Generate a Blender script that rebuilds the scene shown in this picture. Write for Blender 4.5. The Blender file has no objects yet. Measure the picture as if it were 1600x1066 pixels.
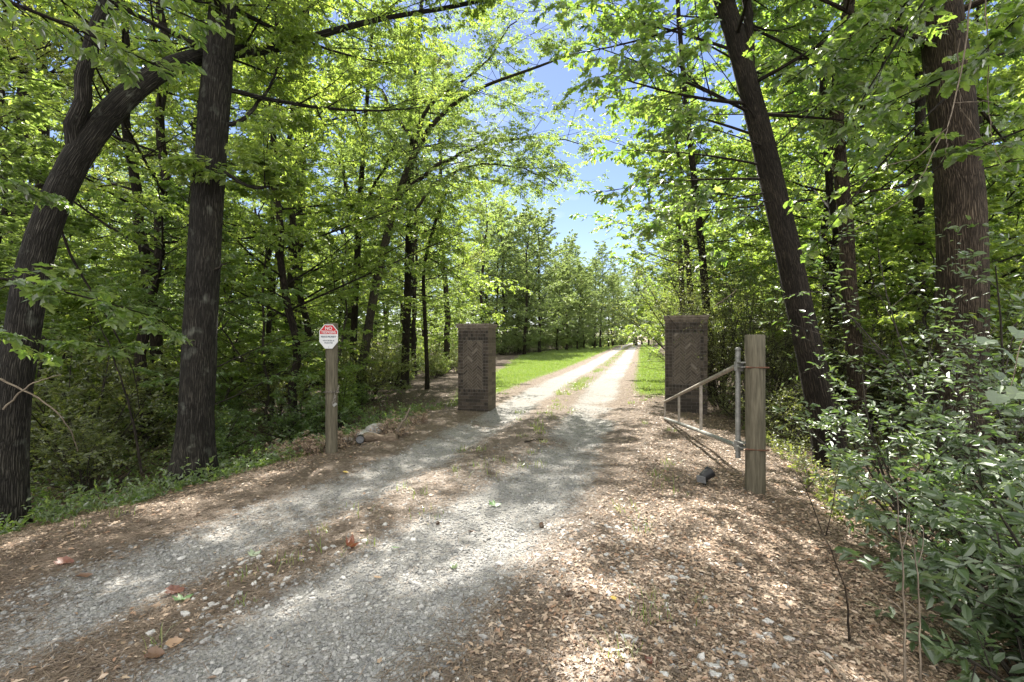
import bpy, math, time
import numpy as np
from mathutils import Vector, Matrix

T0 = time.time()
C = bpy.context.scene.collection
SC = bpy.context.scene

# ------------------------------------------------------------------ camera, sky, sun, exposure
F = 711.0                       # focal length in photo pixels (16 mm on 36 mm)
CAMH = 1.6
cam = bpy.data.cameras.new("camera")
cam.lens = 16.0; cam.sensor_width = 36.0; cam.clip_start = 0.05; cam.clip_end = 3000.0
camo = bpy.data.objects.new("camera", cam); C.objects.link(camo)
camo.location = (0, 0, CAMH); camo.rotation_euler = (math.radians(90), 0, 0)
SC.camera = camo

SUN_EL = math.radians(52.0); SUN_AZ = math.radians(-6.0)      # azimuth from +Y towards +X
SDIR = np.array([math.sin(SUN_AZ) * math.cos(SUN_EL), math.cos(SUN_AZ) * math.cos(SUN_EL), math.sin(SUN_EL)])
world = bpy.data.worlds.new("World"); SC.world = world; world.use_nodes = True
wn = world.node_tree; wn.nodes.clear()
sky = wn.nodes.new("ShaderNodeTexSky"); sky.sky_type = 'NISHITA'; sky.sun_disc = False
sky.sun_elevation = SUN_EL; sky.sun_rotation = SUN_AZ
sky.altitude = 600; sky.air_density = 1.0; sky.dust_density = 0.15; sky.ozone_density = 3.0
bg = wn.nodes.new("ShaderNodeBackground"); bg.inputs['Strength'].default_value = 0.055
wo = wn.nodes.new("ShaderNodeOutputWorld")
# thin fair-weather clouds low over the trees
tc = wn.nodes.new("ShaderNodeTexCoord")
mp = wn.nodes.new("ShaderNodeMapping"); mp.inputs['Scale'].default_value = (3.0, 3.0, 7.0)
nz = wn.nodes.new("ShaderNodeTexNoise"); nz.inputs['Scale'].default_value = 1.6; nz.inputs['Detail'].default_value = 6.0
rp = wn.nodes.new("ShaderNodeValToRGB"); rp.color_ramp.elements[0].position = 0.62; rp.color_ramp.elements[1].position = 0.90
mx = wn.nodes.new("ShaderNodeMix"); mx.data_type = 'RGBA'; mx.inputs['B'].default_value = (6.5, 6.8, 7.2, 1)
wn.links.new(tc.outputs['Generated'], mp.inputs['Vector']); wn.links.new(mp.outputs[0], nz.inputs['Vector'])
wn.links.new(nz.outputs['Fac'], rp.inputs[0]); wn.links.new(rp.outputs[0], mx.inputs['Factor'])
tn = wn.nodes.new('ShaderNodeMix'); tn.data_type = 'RGBA'; tn.blend_type = 'MULTIPLY'; tn.inputs['Factor'].default_value = 1.0; tn.inputs['B'].default_value = (1.0, .88, .90, 1)
wn.links.new(sky.outputs[0], tn.inputs['A']); wn.links.new(tn.outputs['Result'], mx.inputs['A'])
sx = wn.nodes.new("ShaderNodeSeparateXYZ"); wn.links.new(tc.outputs['Generated'], sx.inputs[0])
def wm(op, a, b, c=None):
    n = wn.nodes.new("ShaderNodeMath"); n.operation = op
    for i, v in enumerate((a, b, c)):
        if v is None: continue
        if isinstance(v, float): n.inputs[i].default_value = v
        else: wn.links.new(v, n.inputs[i])
    return n.outputs[0]
bank = wm('MULTIPLY_ADD', sx.outputs['Z'], .55, wm('MULTIPLY', sx.outputs['Y'], -.8))      # cloud bank added out of view, overhead and behind, as fill light
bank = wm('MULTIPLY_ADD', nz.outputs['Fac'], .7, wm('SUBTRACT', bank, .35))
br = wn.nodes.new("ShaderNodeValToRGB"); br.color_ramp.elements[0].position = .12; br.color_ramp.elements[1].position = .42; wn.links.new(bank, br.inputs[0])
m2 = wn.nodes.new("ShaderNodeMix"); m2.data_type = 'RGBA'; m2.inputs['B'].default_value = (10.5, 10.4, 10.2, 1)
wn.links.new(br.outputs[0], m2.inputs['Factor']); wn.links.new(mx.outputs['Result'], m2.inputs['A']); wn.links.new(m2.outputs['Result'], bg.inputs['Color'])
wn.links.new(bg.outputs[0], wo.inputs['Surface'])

sun = bpy.data.lights.new("sun", 'SUN'); sun.energy = 4.2; sun.angle = math.radians(0.6); sun.color = (1.0, 0.95, 0.86)
suno = bpy.data.objects.new("sun", sun); C.objects.link(suno)
suno.rotation_euler = Vector(-SDIR).to_track_quat('-Z', 'Y').to_euler(); suno.location = (0, 0, 40)

vs = SC.view_settings; vs.view_transform = 'Standard'; vs.look = 'None'; vs.gamma = 1.0; vs.use_curve_mapping = False
vs.exposure = 2.0
SC.render.engine = 'CYCLES'
cy = SC.cycles
cy.max_bounces = 8; cy.diffuse_bounces = 4; cy.glossy_bounces = 2; cy.transmission_bounces = 5; cy.transparent_max_bounces = 4
cy.caustics_reflective = False; cy.caustics_refractive = False
cy.sample_clamp_indirect = 4.0
cy.use_denoising = True

# ------------------------------------------------------------------ numeric helpers
def rng(seed): return np.random.default_rng(seed)
_NT = [rng(900 + i).random((64, 64)) for i in range(4)]
def vnoise(x, y, seed=0):
    """smooth value noise in 0..1, lattice of 1 m, repeats after 64 m"""
    t = _NT[seed % 4]
    x = np.asarray(x, float) + 17.3 * seed; y = np.asarray(y, float) + 9.1 * seed
    xi = np.floor(x).astype(int); yi = np.floor(y).astype(int)
    fx = x - xi; fy = y - yi
    fx = fx * fx * (3 - 2 * fx); fy = fy * fy * (3 - 2 * fy)
    a = t[xi % 64, yi % 64]; b = t[(xi + 1) % 64, yi % 64]; c = t[xi % 64, (yi + 1) % 64]; d = t[(xi + 1) % 64, (yi + 1) % 64]
    return (a * (1 - fx) + b * fx) * (1 - fy) + (c * (1 - fx) + d * fx) * fy
def fbm(x, y, seed=0, o=3):
    s = 0; w = 0.5; tot = 0
    for k in range(o):
        s = s + w * vnoise(x * 2 ** k, y * 2 ** k, seed + k); tot += w; w *= .5
    return s / tot
def smooth(a, b, x):
    t = np.clip((np.asarray(x, float) - a) / (b - a), 0, 1); return t * t * (3 - 2 * t)
def nrm(v):
    return v / np.maximum(np.linalg.norm(v, axis=-1, keepdims=True), 1e-9)

# ------------------------------------------------------------------ the lie of the land
_CY = np.array([-40, -8, -3, 0, 1.2, 2.1, 3.1, 3.6, 4.64, 6.6, 10.3, 17, 34, 55, 76, 120, 700])
_CX = np.array([-30, -6.6, -4.2, -2.9, -2.4, -1.98, -1.6, -1.4, -.85, -.12, .85, 2.5, 7.4, 13.3, 19.4, 32, 200])
_ys = np.linspace(-40, 700, 14801); _xs = np.interp(_ys, _CY, _CX)
_k = np.ones(41) / 41; _xs = np.convolve(np.pad(_xs, 20, mode='edge'), _k, mode='valid')
_sl = np.gradient(_xs, _ys)
def CX(y): return np.interp(y, _ys, _xs)
def roadd(x, y):
    """signed distance across the drive, + to the right"""
    s = np.interp(y, _ys, _sl); return (x - CX(y)) / np.sqrt(1 + s * s)
def Hland(x, y):
    x = np.asarray(x, float); y = np.asarray(y, float)
    d = roadd(x, y)
    h = 0.012 * np.clip(y - 26, 0, 60) + 0.0 * x
    near = 1 - smooth(9, 15, y)
    h = h - near * (0.42 * smooth(2.0, 4.6, -d) + 0.25 * smooth(6, 12, -d)) - (1 - near) * 0.10 * smooth(2.5, 7, -d)
    h = h - near * 0.30 * smooth(2.7, 5.2, d)
    h = h + 0.10 * (fbm(x * .45, y * .45, 1) - .5) * smooth(1.9, 3.2, np.abs(d))
    rut = np.exp(-((np.abs(d) - .92) / .38) ** 2)
    h = h - 0.045 * rut * smooth(.5, 2, y) + 0.02 * np.exp(-(d / .35) ** 2)
    h = h + 0.03 * (fbm(x * 2.2, y * 2.2, 2) - .5) + 0.014 * (vnoise(x * 9, y * 9, 3) - .5)
    return h
def H1(x, y): return float(Hland(np.array([x]), np.array([y]))[0])
def W(px, py, Z): return np.array([(px - 800) / F * Z, Z, CAMH - (py - 533) / F * Z])
def G(px, py): Z = CAMH * F / (py - 533.0); return np.array([(px - 800) / F * Z, Z])

# where the sun reaches the ground through the gaps in the leaves: (x px, y px, rx m, ry m)
_LIT = [(1090, 690, .85, 1.7), (1085, 785, .75, 1.0), (1210, 845, .65, .75), (1340, 930, .6, .5), (1000, 720, .5, .5), (1150, 720, .6, .8),
        (1460, 800, 1.3, .9), (1540, 900, .8, .6), (1560, 740, 1.2, .8), (1440, 950, .5, .4), (860, 785, .5, .42), (905, 725, .4, .5), (640, 715, .55, .3), (715, 690, .5, .35),
        (800, 645, .7, .6), (900, 660, .5, .6), (930, 622, .7, .8), (560, 738, .25, .2), (930, 1030, .22, .15), (420, 712, .6, .25), (1000, 655, .5, .8), (1500, 870, 1.3, .9), (1380, 760, .9, .7), (1150, 632, 1.3, 1.4), (1748, 954, 1.5, 1.1), (1600, 780, 1.3, 1.0)]
_LITG = np.array([[*G(a, b), c, d] for a, b, c, d in _LIT])
def lit(x, y):
    x = np.asarray(x, float); y = np.asarray(y, float)
    v = np.zeros(np.broadcast(x, y).shape)
    for gx, gy, rx, ry in _LITG:
        q = np.sqrt(((x - gx) / rx) ** 2 + ((y - gy) / ry) ** 2)
        v = np.maximum(v, 1.6 - q)
    far = smooth(12, 15, y) * (1 - smooth(6, 8, np.abs(roadd(x, y) + 1)))
    v = np.maximum(v, 1.25 * far)
    n = .6 * fbm(x * 1.3 + y * .3, y * .8, 2, 2) + .4 * vnoise(x * 4, y * 2.5, 1)
    return smooth(.42, .62, v * .55 + (n - .5) * .9 + .12 * (v > .3))
def sunproj(p):
    t = (p[:, 2] - 0.0) / SDIR[2]
    return p[:, 0] - SDIR[0] * t, p[:, 1] - SDIR[1] * t

# ------------------------------------------------------------------ mesh builder
class MB:
    def __init__(s): s.V = []; s.F = {}; s.n = 0; s.bark = []
    def add(s, V, Fs, rnd=0.5, mi=0, bark=None):
        V = np.asarray(V, float).reshape(-1, 3); Fs = np.asarray(Fs, int)
        if Fs.size == 0: return
        k = Fs.shape[1]
        r = np.broadcast_to(np.asarray(rnd, float), (len(Fs),)); m = np.broadcast_to(np.asarray(mi, int), (len(Fs),))
        s.F.setdefault(k, []).append((Fs + s.n, r, m)); s.V.append(V); s.n += len(V)
        s.bark.append(V if bark is None else np.asarray(bark, float).reshape(-1, 3))
    def box(s, c, d, rnd=.5, mi=0, M=None):
        c = np.array(c, float); d = np.array(d, float) / 2
        v = np.array([[x, y, z] for x in (-1, 1) for y in (-1, 1) for z in (-1, 1)], float) * d + c
        if M is not None: v = v @ np.array(M).T
        s.add(v, [[0, 1, 3, 2], [4, 6, 7, 5], [0, 4, 5, 1], [2, 3, 7, 6], [0, 2, 6, 4], [1, 5, 7, 3]], rnd, mi)
    def tube(s, P, R, sides=10, rnd=.5, mi=0, cap=True, flute=0.0, seed=0, lump=0.0):
        P = np.asarray(P, float); n = len(P); R = np.broadcast_to(np.asarray(R, float), (n,))
        T = nrm(np.gradient(P, axis=0))
        ref = np.array([0, 1, 0.]) if abs(T[0, 2]) > .7 else np.array([0, 0, 1.])
        N = np.zeros_like(P); N[0] = nrm(np.cross(T[0], ref))
        for i in range(1, n):
            q = N[i - 1] - T[i] * np.dot(N[i - 1], T[i]); N[i] = nrm(q)
        B = np.cross(T, N)
        th = np.arange(sides) / sides * 2 * np.pi
        S = np.concatenate([[0], np.cumsum(np.linalg.norm(np.diff(P, axis=0), axis=1))])
        rr = R[:, None] * np.ones(sides)[None]
        if flute: rr = rr * (1 + flute * np.exp(-S / .35)[:, None] * (1 + np.sin(th * 5 + seed)[None] * .45 + np.sin(th * 3 + seed * 2.) * .3))
        if lump: rr = rr * (1 + lump * (vnoise(np.cos(th)[None] * 1.5 + S[:, None] * 1.7, np.sin(th)[None] * 1.5 + seed * 3.1 + S[:, None] * .6, 1) - .5) * 2)
        V = P[:, None] + rr[..., None] * (np.cos(th)[None, :, None] * N[:, None] + np.sin(th)[None, :, None] * B[:, None])
        r0 = float(R[0])
        bk = np.stack([np.cos(th)[None] * r0 + 0 * S[:, None], np.sin(th)[None] * r0 + 0 * S[:, None], S[:, None] + 0 * th[None]], -1) + seed * 1.37
        a = np.arange(n - 1)[:, None] * sides; j = np.arange(sides)[None]; j2 = (j + 1) % sides
        Fq = np.stack([a + j, a + j2, a + sides + j2, a + sides + j], -1).reshape(-1, 4)
        s.add(V.reshape(-1, 3), Fq, rnd, mi, bk.reshape(-1, 3))
        if cap:
            for i in (0, n - 1):
                base = V[i]; cc = P[i]
                f = np.stack([np.full(sides, sides), np.arange(sides), (np.arange(sides) + 1) % sides], -1)
                if i == 0: f = f[:, ::-1]
                s.add(np.vstack([base, cc[None]]), f, rnd, mi)
    def twigs(s, B, m, r1=.25, sides=3, rnd=.5):
        """thin tubes along a branch set"""
        n = len(B['s'])
        if n == 0: return
        u = np.linspace(0, 1, m + 1); P, T = ev(B, np.broadcast_to(u, (n, m + 1)))
        ref = np.where(np.abs(T[:, :1, 2:]) > .8, np.array([1., 0, 0]), np.array([0, 0, 1.]))
        N = nrm(np.cross(T, np.broadcast_to(ref, T.shape))); Bn = np.cross(T, N)
        th = np.arange(sides) / sides * 2 * np.pi
        R = B['r'][:, None] * (1 - (1 - r1) * u[None])
        V = P[:, :, None] + R[:, :, None, None] * (np.cos(th)[None, None, :, None] * N[:, :, None] + np.sin(th)[None, None, :, None] * Bn[:, :, None])
        a = (np.arange(n) * (m + 1) * sides)[:, None, None] + (np.arange(m) * sides)[None, :, None]; j = np.arange(sides)[None, None]; j2 = (j + 1) % sides
        Fq = np.stack([a + j, a + j2, a + sides + j2, a + sides + j], -1).reshape(-1, 4)
        S = B['L'][:, None] * u[None]
        bk = np.stack([np.cos(th)[None, None] * B['r'][:, None, None] + 0 * S[..., None], np.sin(th)[None, None] * B['r'][:, None, None] + 0 * S[..., None], S[..., None] + 0 * th], -1)
        s.add(V.reshape(-1, 3), Fq, rnd, 0, bk.reshape(-1, 3))
    def build(s, name, mats, parent=None, smooth_=False, bark=False):
        me = bpy.data.meshes.new(name)
        if s.n:
            V = np.vstack(s.V); me.vertices.add(len(V)); me.vertices.foreach_set("co", V.ravel())
            idx = []; tot = []; rn = []; mi = []
            for k, lst in s.F.items():
                for f, r, m in lst:
                    idx.append(f.ravel()); tot.append(np.full(len(f), k)); rn.append(r); mi.append(m)
            idx = np.concatenate(idx); tot = np.concatenate(tot); rn = np.concatenate(rn); mi = np.concatenate(mi)
            me.loops.add(len(idx)); me.loops.foreach_set("vertex_index", idx.astype(np.int32))
            me.polygons.add(len(tot)); st = np.concatenate([[0], np.cumsum(tot)[:-1]])
            me.polygons.foreach_set("loop_start", st.astype(np.int32))
            me.polygons.foreach_set("loop_total", tot.astype(np.int32))
            me.polygons.foreach_set("material_index", mi.astype(np.int32))
            me.polygons.foreach_set("use_smooth", np.full(len(tot), smooth_))
            at = me.attributes.new("rnd", 'FLOAT', 'FACE'); at.data.foreach_set("value", rn.astype(np.float32))
            if bark:
                at = me.attributes.new("bark", 'FLOAT_VECTOR', 'POINT'); at.data.foreach_set("vector", np.vstack(s.bark).astype(np.float32).ravel())
            me.update(calc_edges=True)
        for m in (mats if isinstance(mats, (list, tuple)) else [mats]): me.materials.append(m)
        o = bpy.data.objects.new(name, me); C.objects.link(o)
        if parent is not None: o.parent = parent
        return o

def thing(name, label, cat, loc=(0, 0, 0), rz=0.0, group=None):
    o = bpy.data.objects.new(name, None); C.objects.link(o); o.empty_display_size = .2
    o.location = loc; o.rotation_euler = (0, 0, rz); o['label'] = label; o['category'] = cat
    if group: o['group'] = group
    return o
def tag(o, label, cat, group=None):
    o['label'] = label; o['category'] = cat
    if group: o['group'] = group
    return o
def dup(root, loc, rz=0.0, sc=1.0, label=None, group=None, mat=None):
    r = root.copy(); C.objects.link(r); r.location = loc; r.rotation_euler = (0, 0, rz); r.scale = (sc, sc, sc) if np.isscalar(sc) else sc
    if label: r['label'] = label
    if group: r['group'] = group
    for ch in KIDS[root.name]:
        c = ch.copy(); C.objects.link(c); c.parent = r
    return r
KIDS = {}

# ------------------------------------------------------------------ branch sets (vectorised)
def Bset(s, d, L, c, r):
    return dict(s=np.asarray(s, float), d=nrm(np.asarray(d, float)), L=np.asarray(L, float), c=np.asarray(c, float), r=np.asarray(r, float))
def ev(B, u):
    """points and tangents at parameters u (n,k)"""
    u = u[..., None]; L = B['L'][:, None, None]; d = B['d'][:, None]; c = B['c'][:, None]
    P = B['s'][:, None] + L * (d * u + c * u * u)
    return P, nrm(d + 2 * c * u)
def cat(*Bs): return {k: np.concatenate([b[k] for b in Bs]) for k in Bs[0]}
def spawn(g, B, k, u0, u1, ang, Lf, droop=0.0, flat=.35, Lmin=.05, taper=.55):
    n = len(B['s'])
    u = u0 + (u1 - u0) * (np.arange(k)[None] + g.random((n, k))) / k
    P, T = ev(B, u)
    side = np.cross(T, np.array([0, 0, 1.])); side = nrm(side + 1e-4 * g.normal(size=side.shape)); up = np.cross(side, T)
    sg = np.where((np.arange(k)[None] + (g.random((n, 1)) > .5)) % 2 == 0, 1., -1.)
    roll = g.normal(size=(n, k)) * flat
    sd = side * (sg * np.cos(roll))[..., None] + up * np.sin(roll)[..., None]
    a = ang + g.normal(size=(n, k)) * .18
    d = T * np.cos(a)[..., None] + sd * np.sin(a)[..., None]
    L = np.maximum(B['L'][:, None] * Lf * (1 - taper * u) * (.65 + .7 * g.random((n, k))), Lmin)
    c = g.normal(size=(n, k, 3)) * .10; c[..., 2] -= droop
    r = B['r'][:, None] * (1 - .6 * u) * .55
    return Bset(P.reshape(-1, 3), d.reshape(-1, 3), L.ravel(), c.reshape(-1, 3), r.ravel())

LEAF = {
    'kite': (np.array([[0, 0, 0], [.45, -.5, .10], [1, 0, -.06], [.45, .5, .10]]), np.array([[0, 1, 2], [0, 2, 3]])),
    'oval': (np.array([[0, 0, 0], [.28, -.42, .08], [.68, -.38, .06], [1, 0, -.08], [.68, .38, .06], [.28, .42, .08], [.48, 0, -.02]]),
             np.array([[0, 1, 2, 6], [6, 2, 3, 3], [0, 6, 4, 5], [6, 3, 4, 4]])),
    'long': (np.array([[0, 0, 0], [.3, -.5, .06], [.7, -.36, .03], [1, 0, -.10], [.7, .36, .03], [.3, .5, .06]]), np.array([[0, 1, 2, 3], [0, 3, 4, 5]])),
}
# five-lobed leaf, a fan round the point where the stalk joins
_ml = np.array([[0, 0], [-.08, -.30], [.22, -.26], [.30, -.56], [.48, -.34], [.52, -.20], [.72, -.24], [1.0, 0], [.72, .24], [.52, .20], [.48, .34], [.30, .56], [.22, .26], [-.08, .30]])
_mv = np.concatenate([_ml, np.zeros((len(_ml), 1))], 1); _mv[:, 2] = .10 * np.abs(_mv[:, 1]) - .12 * _mv[:, 0] ** 2
_mv = np.vstack([_mv, [[.34, 0, -.02]]])
_mf = np.array([[14, i, (i + 1) % 14] for i in range(14)])
LEAF['lobed'] = (_mv, _mf)
# broad toothed leaf, wide with a blunt tip (grape, mulberry)
_gl = np.array([[0.05, 0], [-.10, -.22], [.05, -.42], [.18, -.46], [.30, -.56], [.42, -.44], [.55, -.46], [.66, -.32], [.80, -.24], [.86, -.10], [1.0, 0],
                [.86, .10], [.80, .24], [.66, .32], [.55, .46], [.42, .44], [.30, .56], [.18, .46], [.05, .42], [-.10, .22]])
_gv = np.concatenate([_gl, np.zeros((len(_gl), 1))], 1); _gv[:, 2] = .14 * np.abs(_gv[:, 1]) - .10 * _gv[:, 0] ** 2 + .02 * np.sin(np.arange(len(_gl)) * 2.2)
_gv = np.vstack([_gv, [[.38, 0, -.03]]])
LEAF['broad'] = (_gv, np.array([[20, i, (i + 1) % 20] for i in range(20)]))
LEAF['oval'] = (LEAF['oval'][0], None)

def put_leaves(mb, pos, ax, nor, L, Wd, kind, rnd, mi=0):
    V, Fs = LEAF[kind]
    n = len(pos)
    if n == 0: return
    ax = nrm(ax); sd = nrm(np.cross(nor, ax)); nn = np.cross(ax, sd)
    L = np.broadcast_to(L, (n,)); Wd = np.broadcast_to(Wd, (n,))
    P = pos[:, None] + V[None, :, :1] * (ax * L[:, None])[:, None] + V[None, :, 1:2] * (sd * Wd[:, None])[:, None] + V[None, :, 2:3] * (nn * L[:, None])[:, None]
    m = len(V); off = (np.arange(n) * m)[:, None, None]
    if kind == 'oval':
        q = np.array([[0, 1, 2, 6], [0, 6, 4, 5]]); t = np.array([[6, 2, 3], [6, 3, 4]])
        k0 = mb.n
        mb.add(P.reshape(-1, 3), (q[None] + off).reshape(-1, 4), np.repeat(rnd, 2), mi)
        f = (t[None] + off).reshape(-1, 3)
        mb.F.setdefault(3, []).append((f + k0, np.repeat(rnd, 2), np.full(len(f), mi)))
    else:
        mb.add(P.reshape(-1, 3), (Fs[None] + off).reshape(-1, Fs.shape[1]), np.repeat(rnd, len(Fs)), mi)

def leaf_on(g, mb, B, k, L, wr, kind, u0=.15, spread=.5, droop=.25, jit=.3, cull=None, mi=0, tone=None, side=.8):
    n = len(B['s'])
    if n == 0: return 0
    u = u0 + (1.02 - u0) * (np.arange(k)[None] + g.random((n, k)) * .9) / k
    P, T = ev(B, u)
    sv = nrm(np.cross(T, np.array([0, 0, 1.])) + 1e-4)
    sg = np.where(np.arange(k) % 2 == 0, 1., -1.)[None, :, None] * np.where(g.random((n, 1, 1)) > .5, 1, -1)
    ax = T * .55 + sv * sg * side + g.normal(size=P.shape) * jit; ax[..., 2] -= droop
    no = g.normal(size=P.shape) * spread; no[..., 2] += 1.0
    P = P.reshape(-1, 3); ax = ax.reshape(-1, 3); no = no.reshape(-1, 3)
    base = np.repeat(g.random(n), k) if tone is None else np.full(n * k, tone)
    rv = np.clip(.5 * base + .6 * g.random(n * k) - .05, 0, 1)
    LL = L * (.45 + .9 * g.random(n * k) ** .8)
    if cull is not None:
        keep = cull(P, g); P, ax, no, rv, LL = P[keep], ax[keep], no[keep], rv[keep], LL[keep]
    put_leaves(mb, P, ax, no, LL, LL * wr, kind, rv, mi)
    return len(P)
def cull_sun(strength=.97, zmin=2.2):
    """leave open the shafts through which sun reaches the ground"""
    def f(P, g):
        x, y = sunproj(P); st = np.where((x > 3.0) & (y < 4.8), .985, strength)
        return ~((g.random(len(P)) < st * lit(x, y)) & (P[:, 2] > zmin))
    return f

# ------------------------------------------------------------------ materials
def mat(name):
    m = bpy.data.materials.new(name); m.use_nodes = True; m.node_tree.nodes.clear()
    return m, m.node_tree.nodes, m.node_tree.links
def N(ns, t, **kw):
    n = ns.new(t)
    for k, v in kw.items():
        if hasattr(n, k): setattr(n, k, v)
        else: n.inputs[k].default_value = v
    return n
def ramp(ns, stops, interp='LINEAR'):
    r = ns.new("ShaderNodeValToRGB"); cr = r.color_ramp; cr.interpolation = interp
    while len(cr.elements) < len(stops): cr.elements.new(.5)
    for e, (p, c) in zip(cr.elements, stops): e.position = p; e.color = (*c, 1)
    return r
def leaf_mat(name, cols, trans, rough=.45, gloss=.045, tmix=.58):
    m, ns, ls = mat(name)
    at = N(ns, "ShaderNodeAttribute", attribute_name="rnd")
    r = ramp(ns, [(i / (len(cols) - 1), c) for i, c in enumerate(cols)]); ls.new(at.outputs['Fac'], r.inputs[0])
    r2 = ramp(ns, [(i / (len(trans) - 1), c) for i, c in enumerate(trans)]); ls.new(at.outputs['Fac'], r2.inputs[0])
    d = ns.new("ShaderNodeBsdfDiffuse"); t = ns.new("ShaderNodeBsdfTranslucent"); ls.new(r.outputs[0], d.inputs[0]); ls.new(r2.outputs[0], t.inputs[0])
    a = ns.new("ShaderNodeMixShader"); a.inputs[0].default_value = tmix; ls.new(d.outputs[0], a.inputs[1]); ls.new(t.outputs[0], a.inputs[2])
    gl = ns.new("ShaderNodeBsdfGlossy"); gl.inputs['Roughness'].default_value = rough; gl.inputs['Color'].default_value = (1, 1, 1, 1)
    lw = ns.new("ShaderNodeLayerWeight"); lw.inputs['Blend'].default_value = .25
    mm = N(ns, "ShaderNodeMath", operation='MULTIPLY_ADD'); mm.inputs[1].default_value = .5 * min(1, gloss * 6); mm.inputs[2].default_value = gloss
    ls.new(lw.outputs['Fresnel'], mm.inputs[0])
    b = ns.new("ShaderNodeMixShader"); ls.new(mm.outputs[0], b.inputs[0]); ls.new(a.outputs[0], b.inputs[1]); ls.new(gl.outputs[0], b.inputs[2])
    o = ns.new("ShaderNodeOutputMaterial"); ls.new(b.outputs[0], o.inputs[0]); return m
M = {}
M['leaf'] = leaf_mat('broadleaf', [(.044, .080, .013), (.068, .114, .022), (.10, .145, .036)], [(.33, .50, .055), (.47, .63, .085), (.60, .72, .115)])
M['leaf_big'] = leaf_mat('large_leaf', [(.030, .066, .012), (.050, .095, .015), (.08, .125, .02)], [(.23, .42, .045), (.34, .53, .06), (.50, .65, .10)], gloss=.08)
M['leaf_fine'] = leaf_mat('fine_leaf', [(.055, .09, .02), (.078, .12, .027), (.105, .15, .04)], [(.32, .47, .09), (.41, .56, .11), (.50, .63, .14)])
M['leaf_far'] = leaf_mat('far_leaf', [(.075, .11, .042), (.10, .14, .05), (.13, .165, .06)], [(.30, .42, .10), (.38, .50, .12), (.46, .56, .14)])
M['leaf_shrub'] = leaf_mat('shrub_leaf', [(.045, .062, .016), (.075, .092, .024), (.115, .12, .035)], [(.24, .32, .05), (.34, .42, .06), (.46, .48, .08)], gloss=.06)
M['leaf_silver'] = leaf_mat('glossy_shrub_leaf', [(.036, .074, .022), (.058, .105, .032), (.10, .15, .055)], [(.12, .24, .03), (.18, .31, .04), (.28, .4, .06)], rough=.5, gloss=.08, tmix=.42)
M['grass'] = leaf_mat('grass_blade', [(.09, .14, .022), (.14, .195, .03), (.21, .22, .06)], [(.22, .36, .04), (.30, .44, .05), (.42, .45, .10)], tmix=.45)
M['litter'] = leaf_mat('dead_leaf', [(.085, .064, .048), (.22, .147, .097), (.38, .275, .19), (.53, .42, .315), (.33, .20, .125)], [(.08, .04, .02), (.16, .08, .03), (.22, .12, .05)], tmix=.15, gloss=.04)
M['needle'] = leaf_mat('pine_needle', [(.10, .072, .052), (.20, .15, .11), (.31, .245, .185)], [(.1, .05, .02), (.15, .08, .03)], tmix=.1, gloss=.04)

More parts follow.
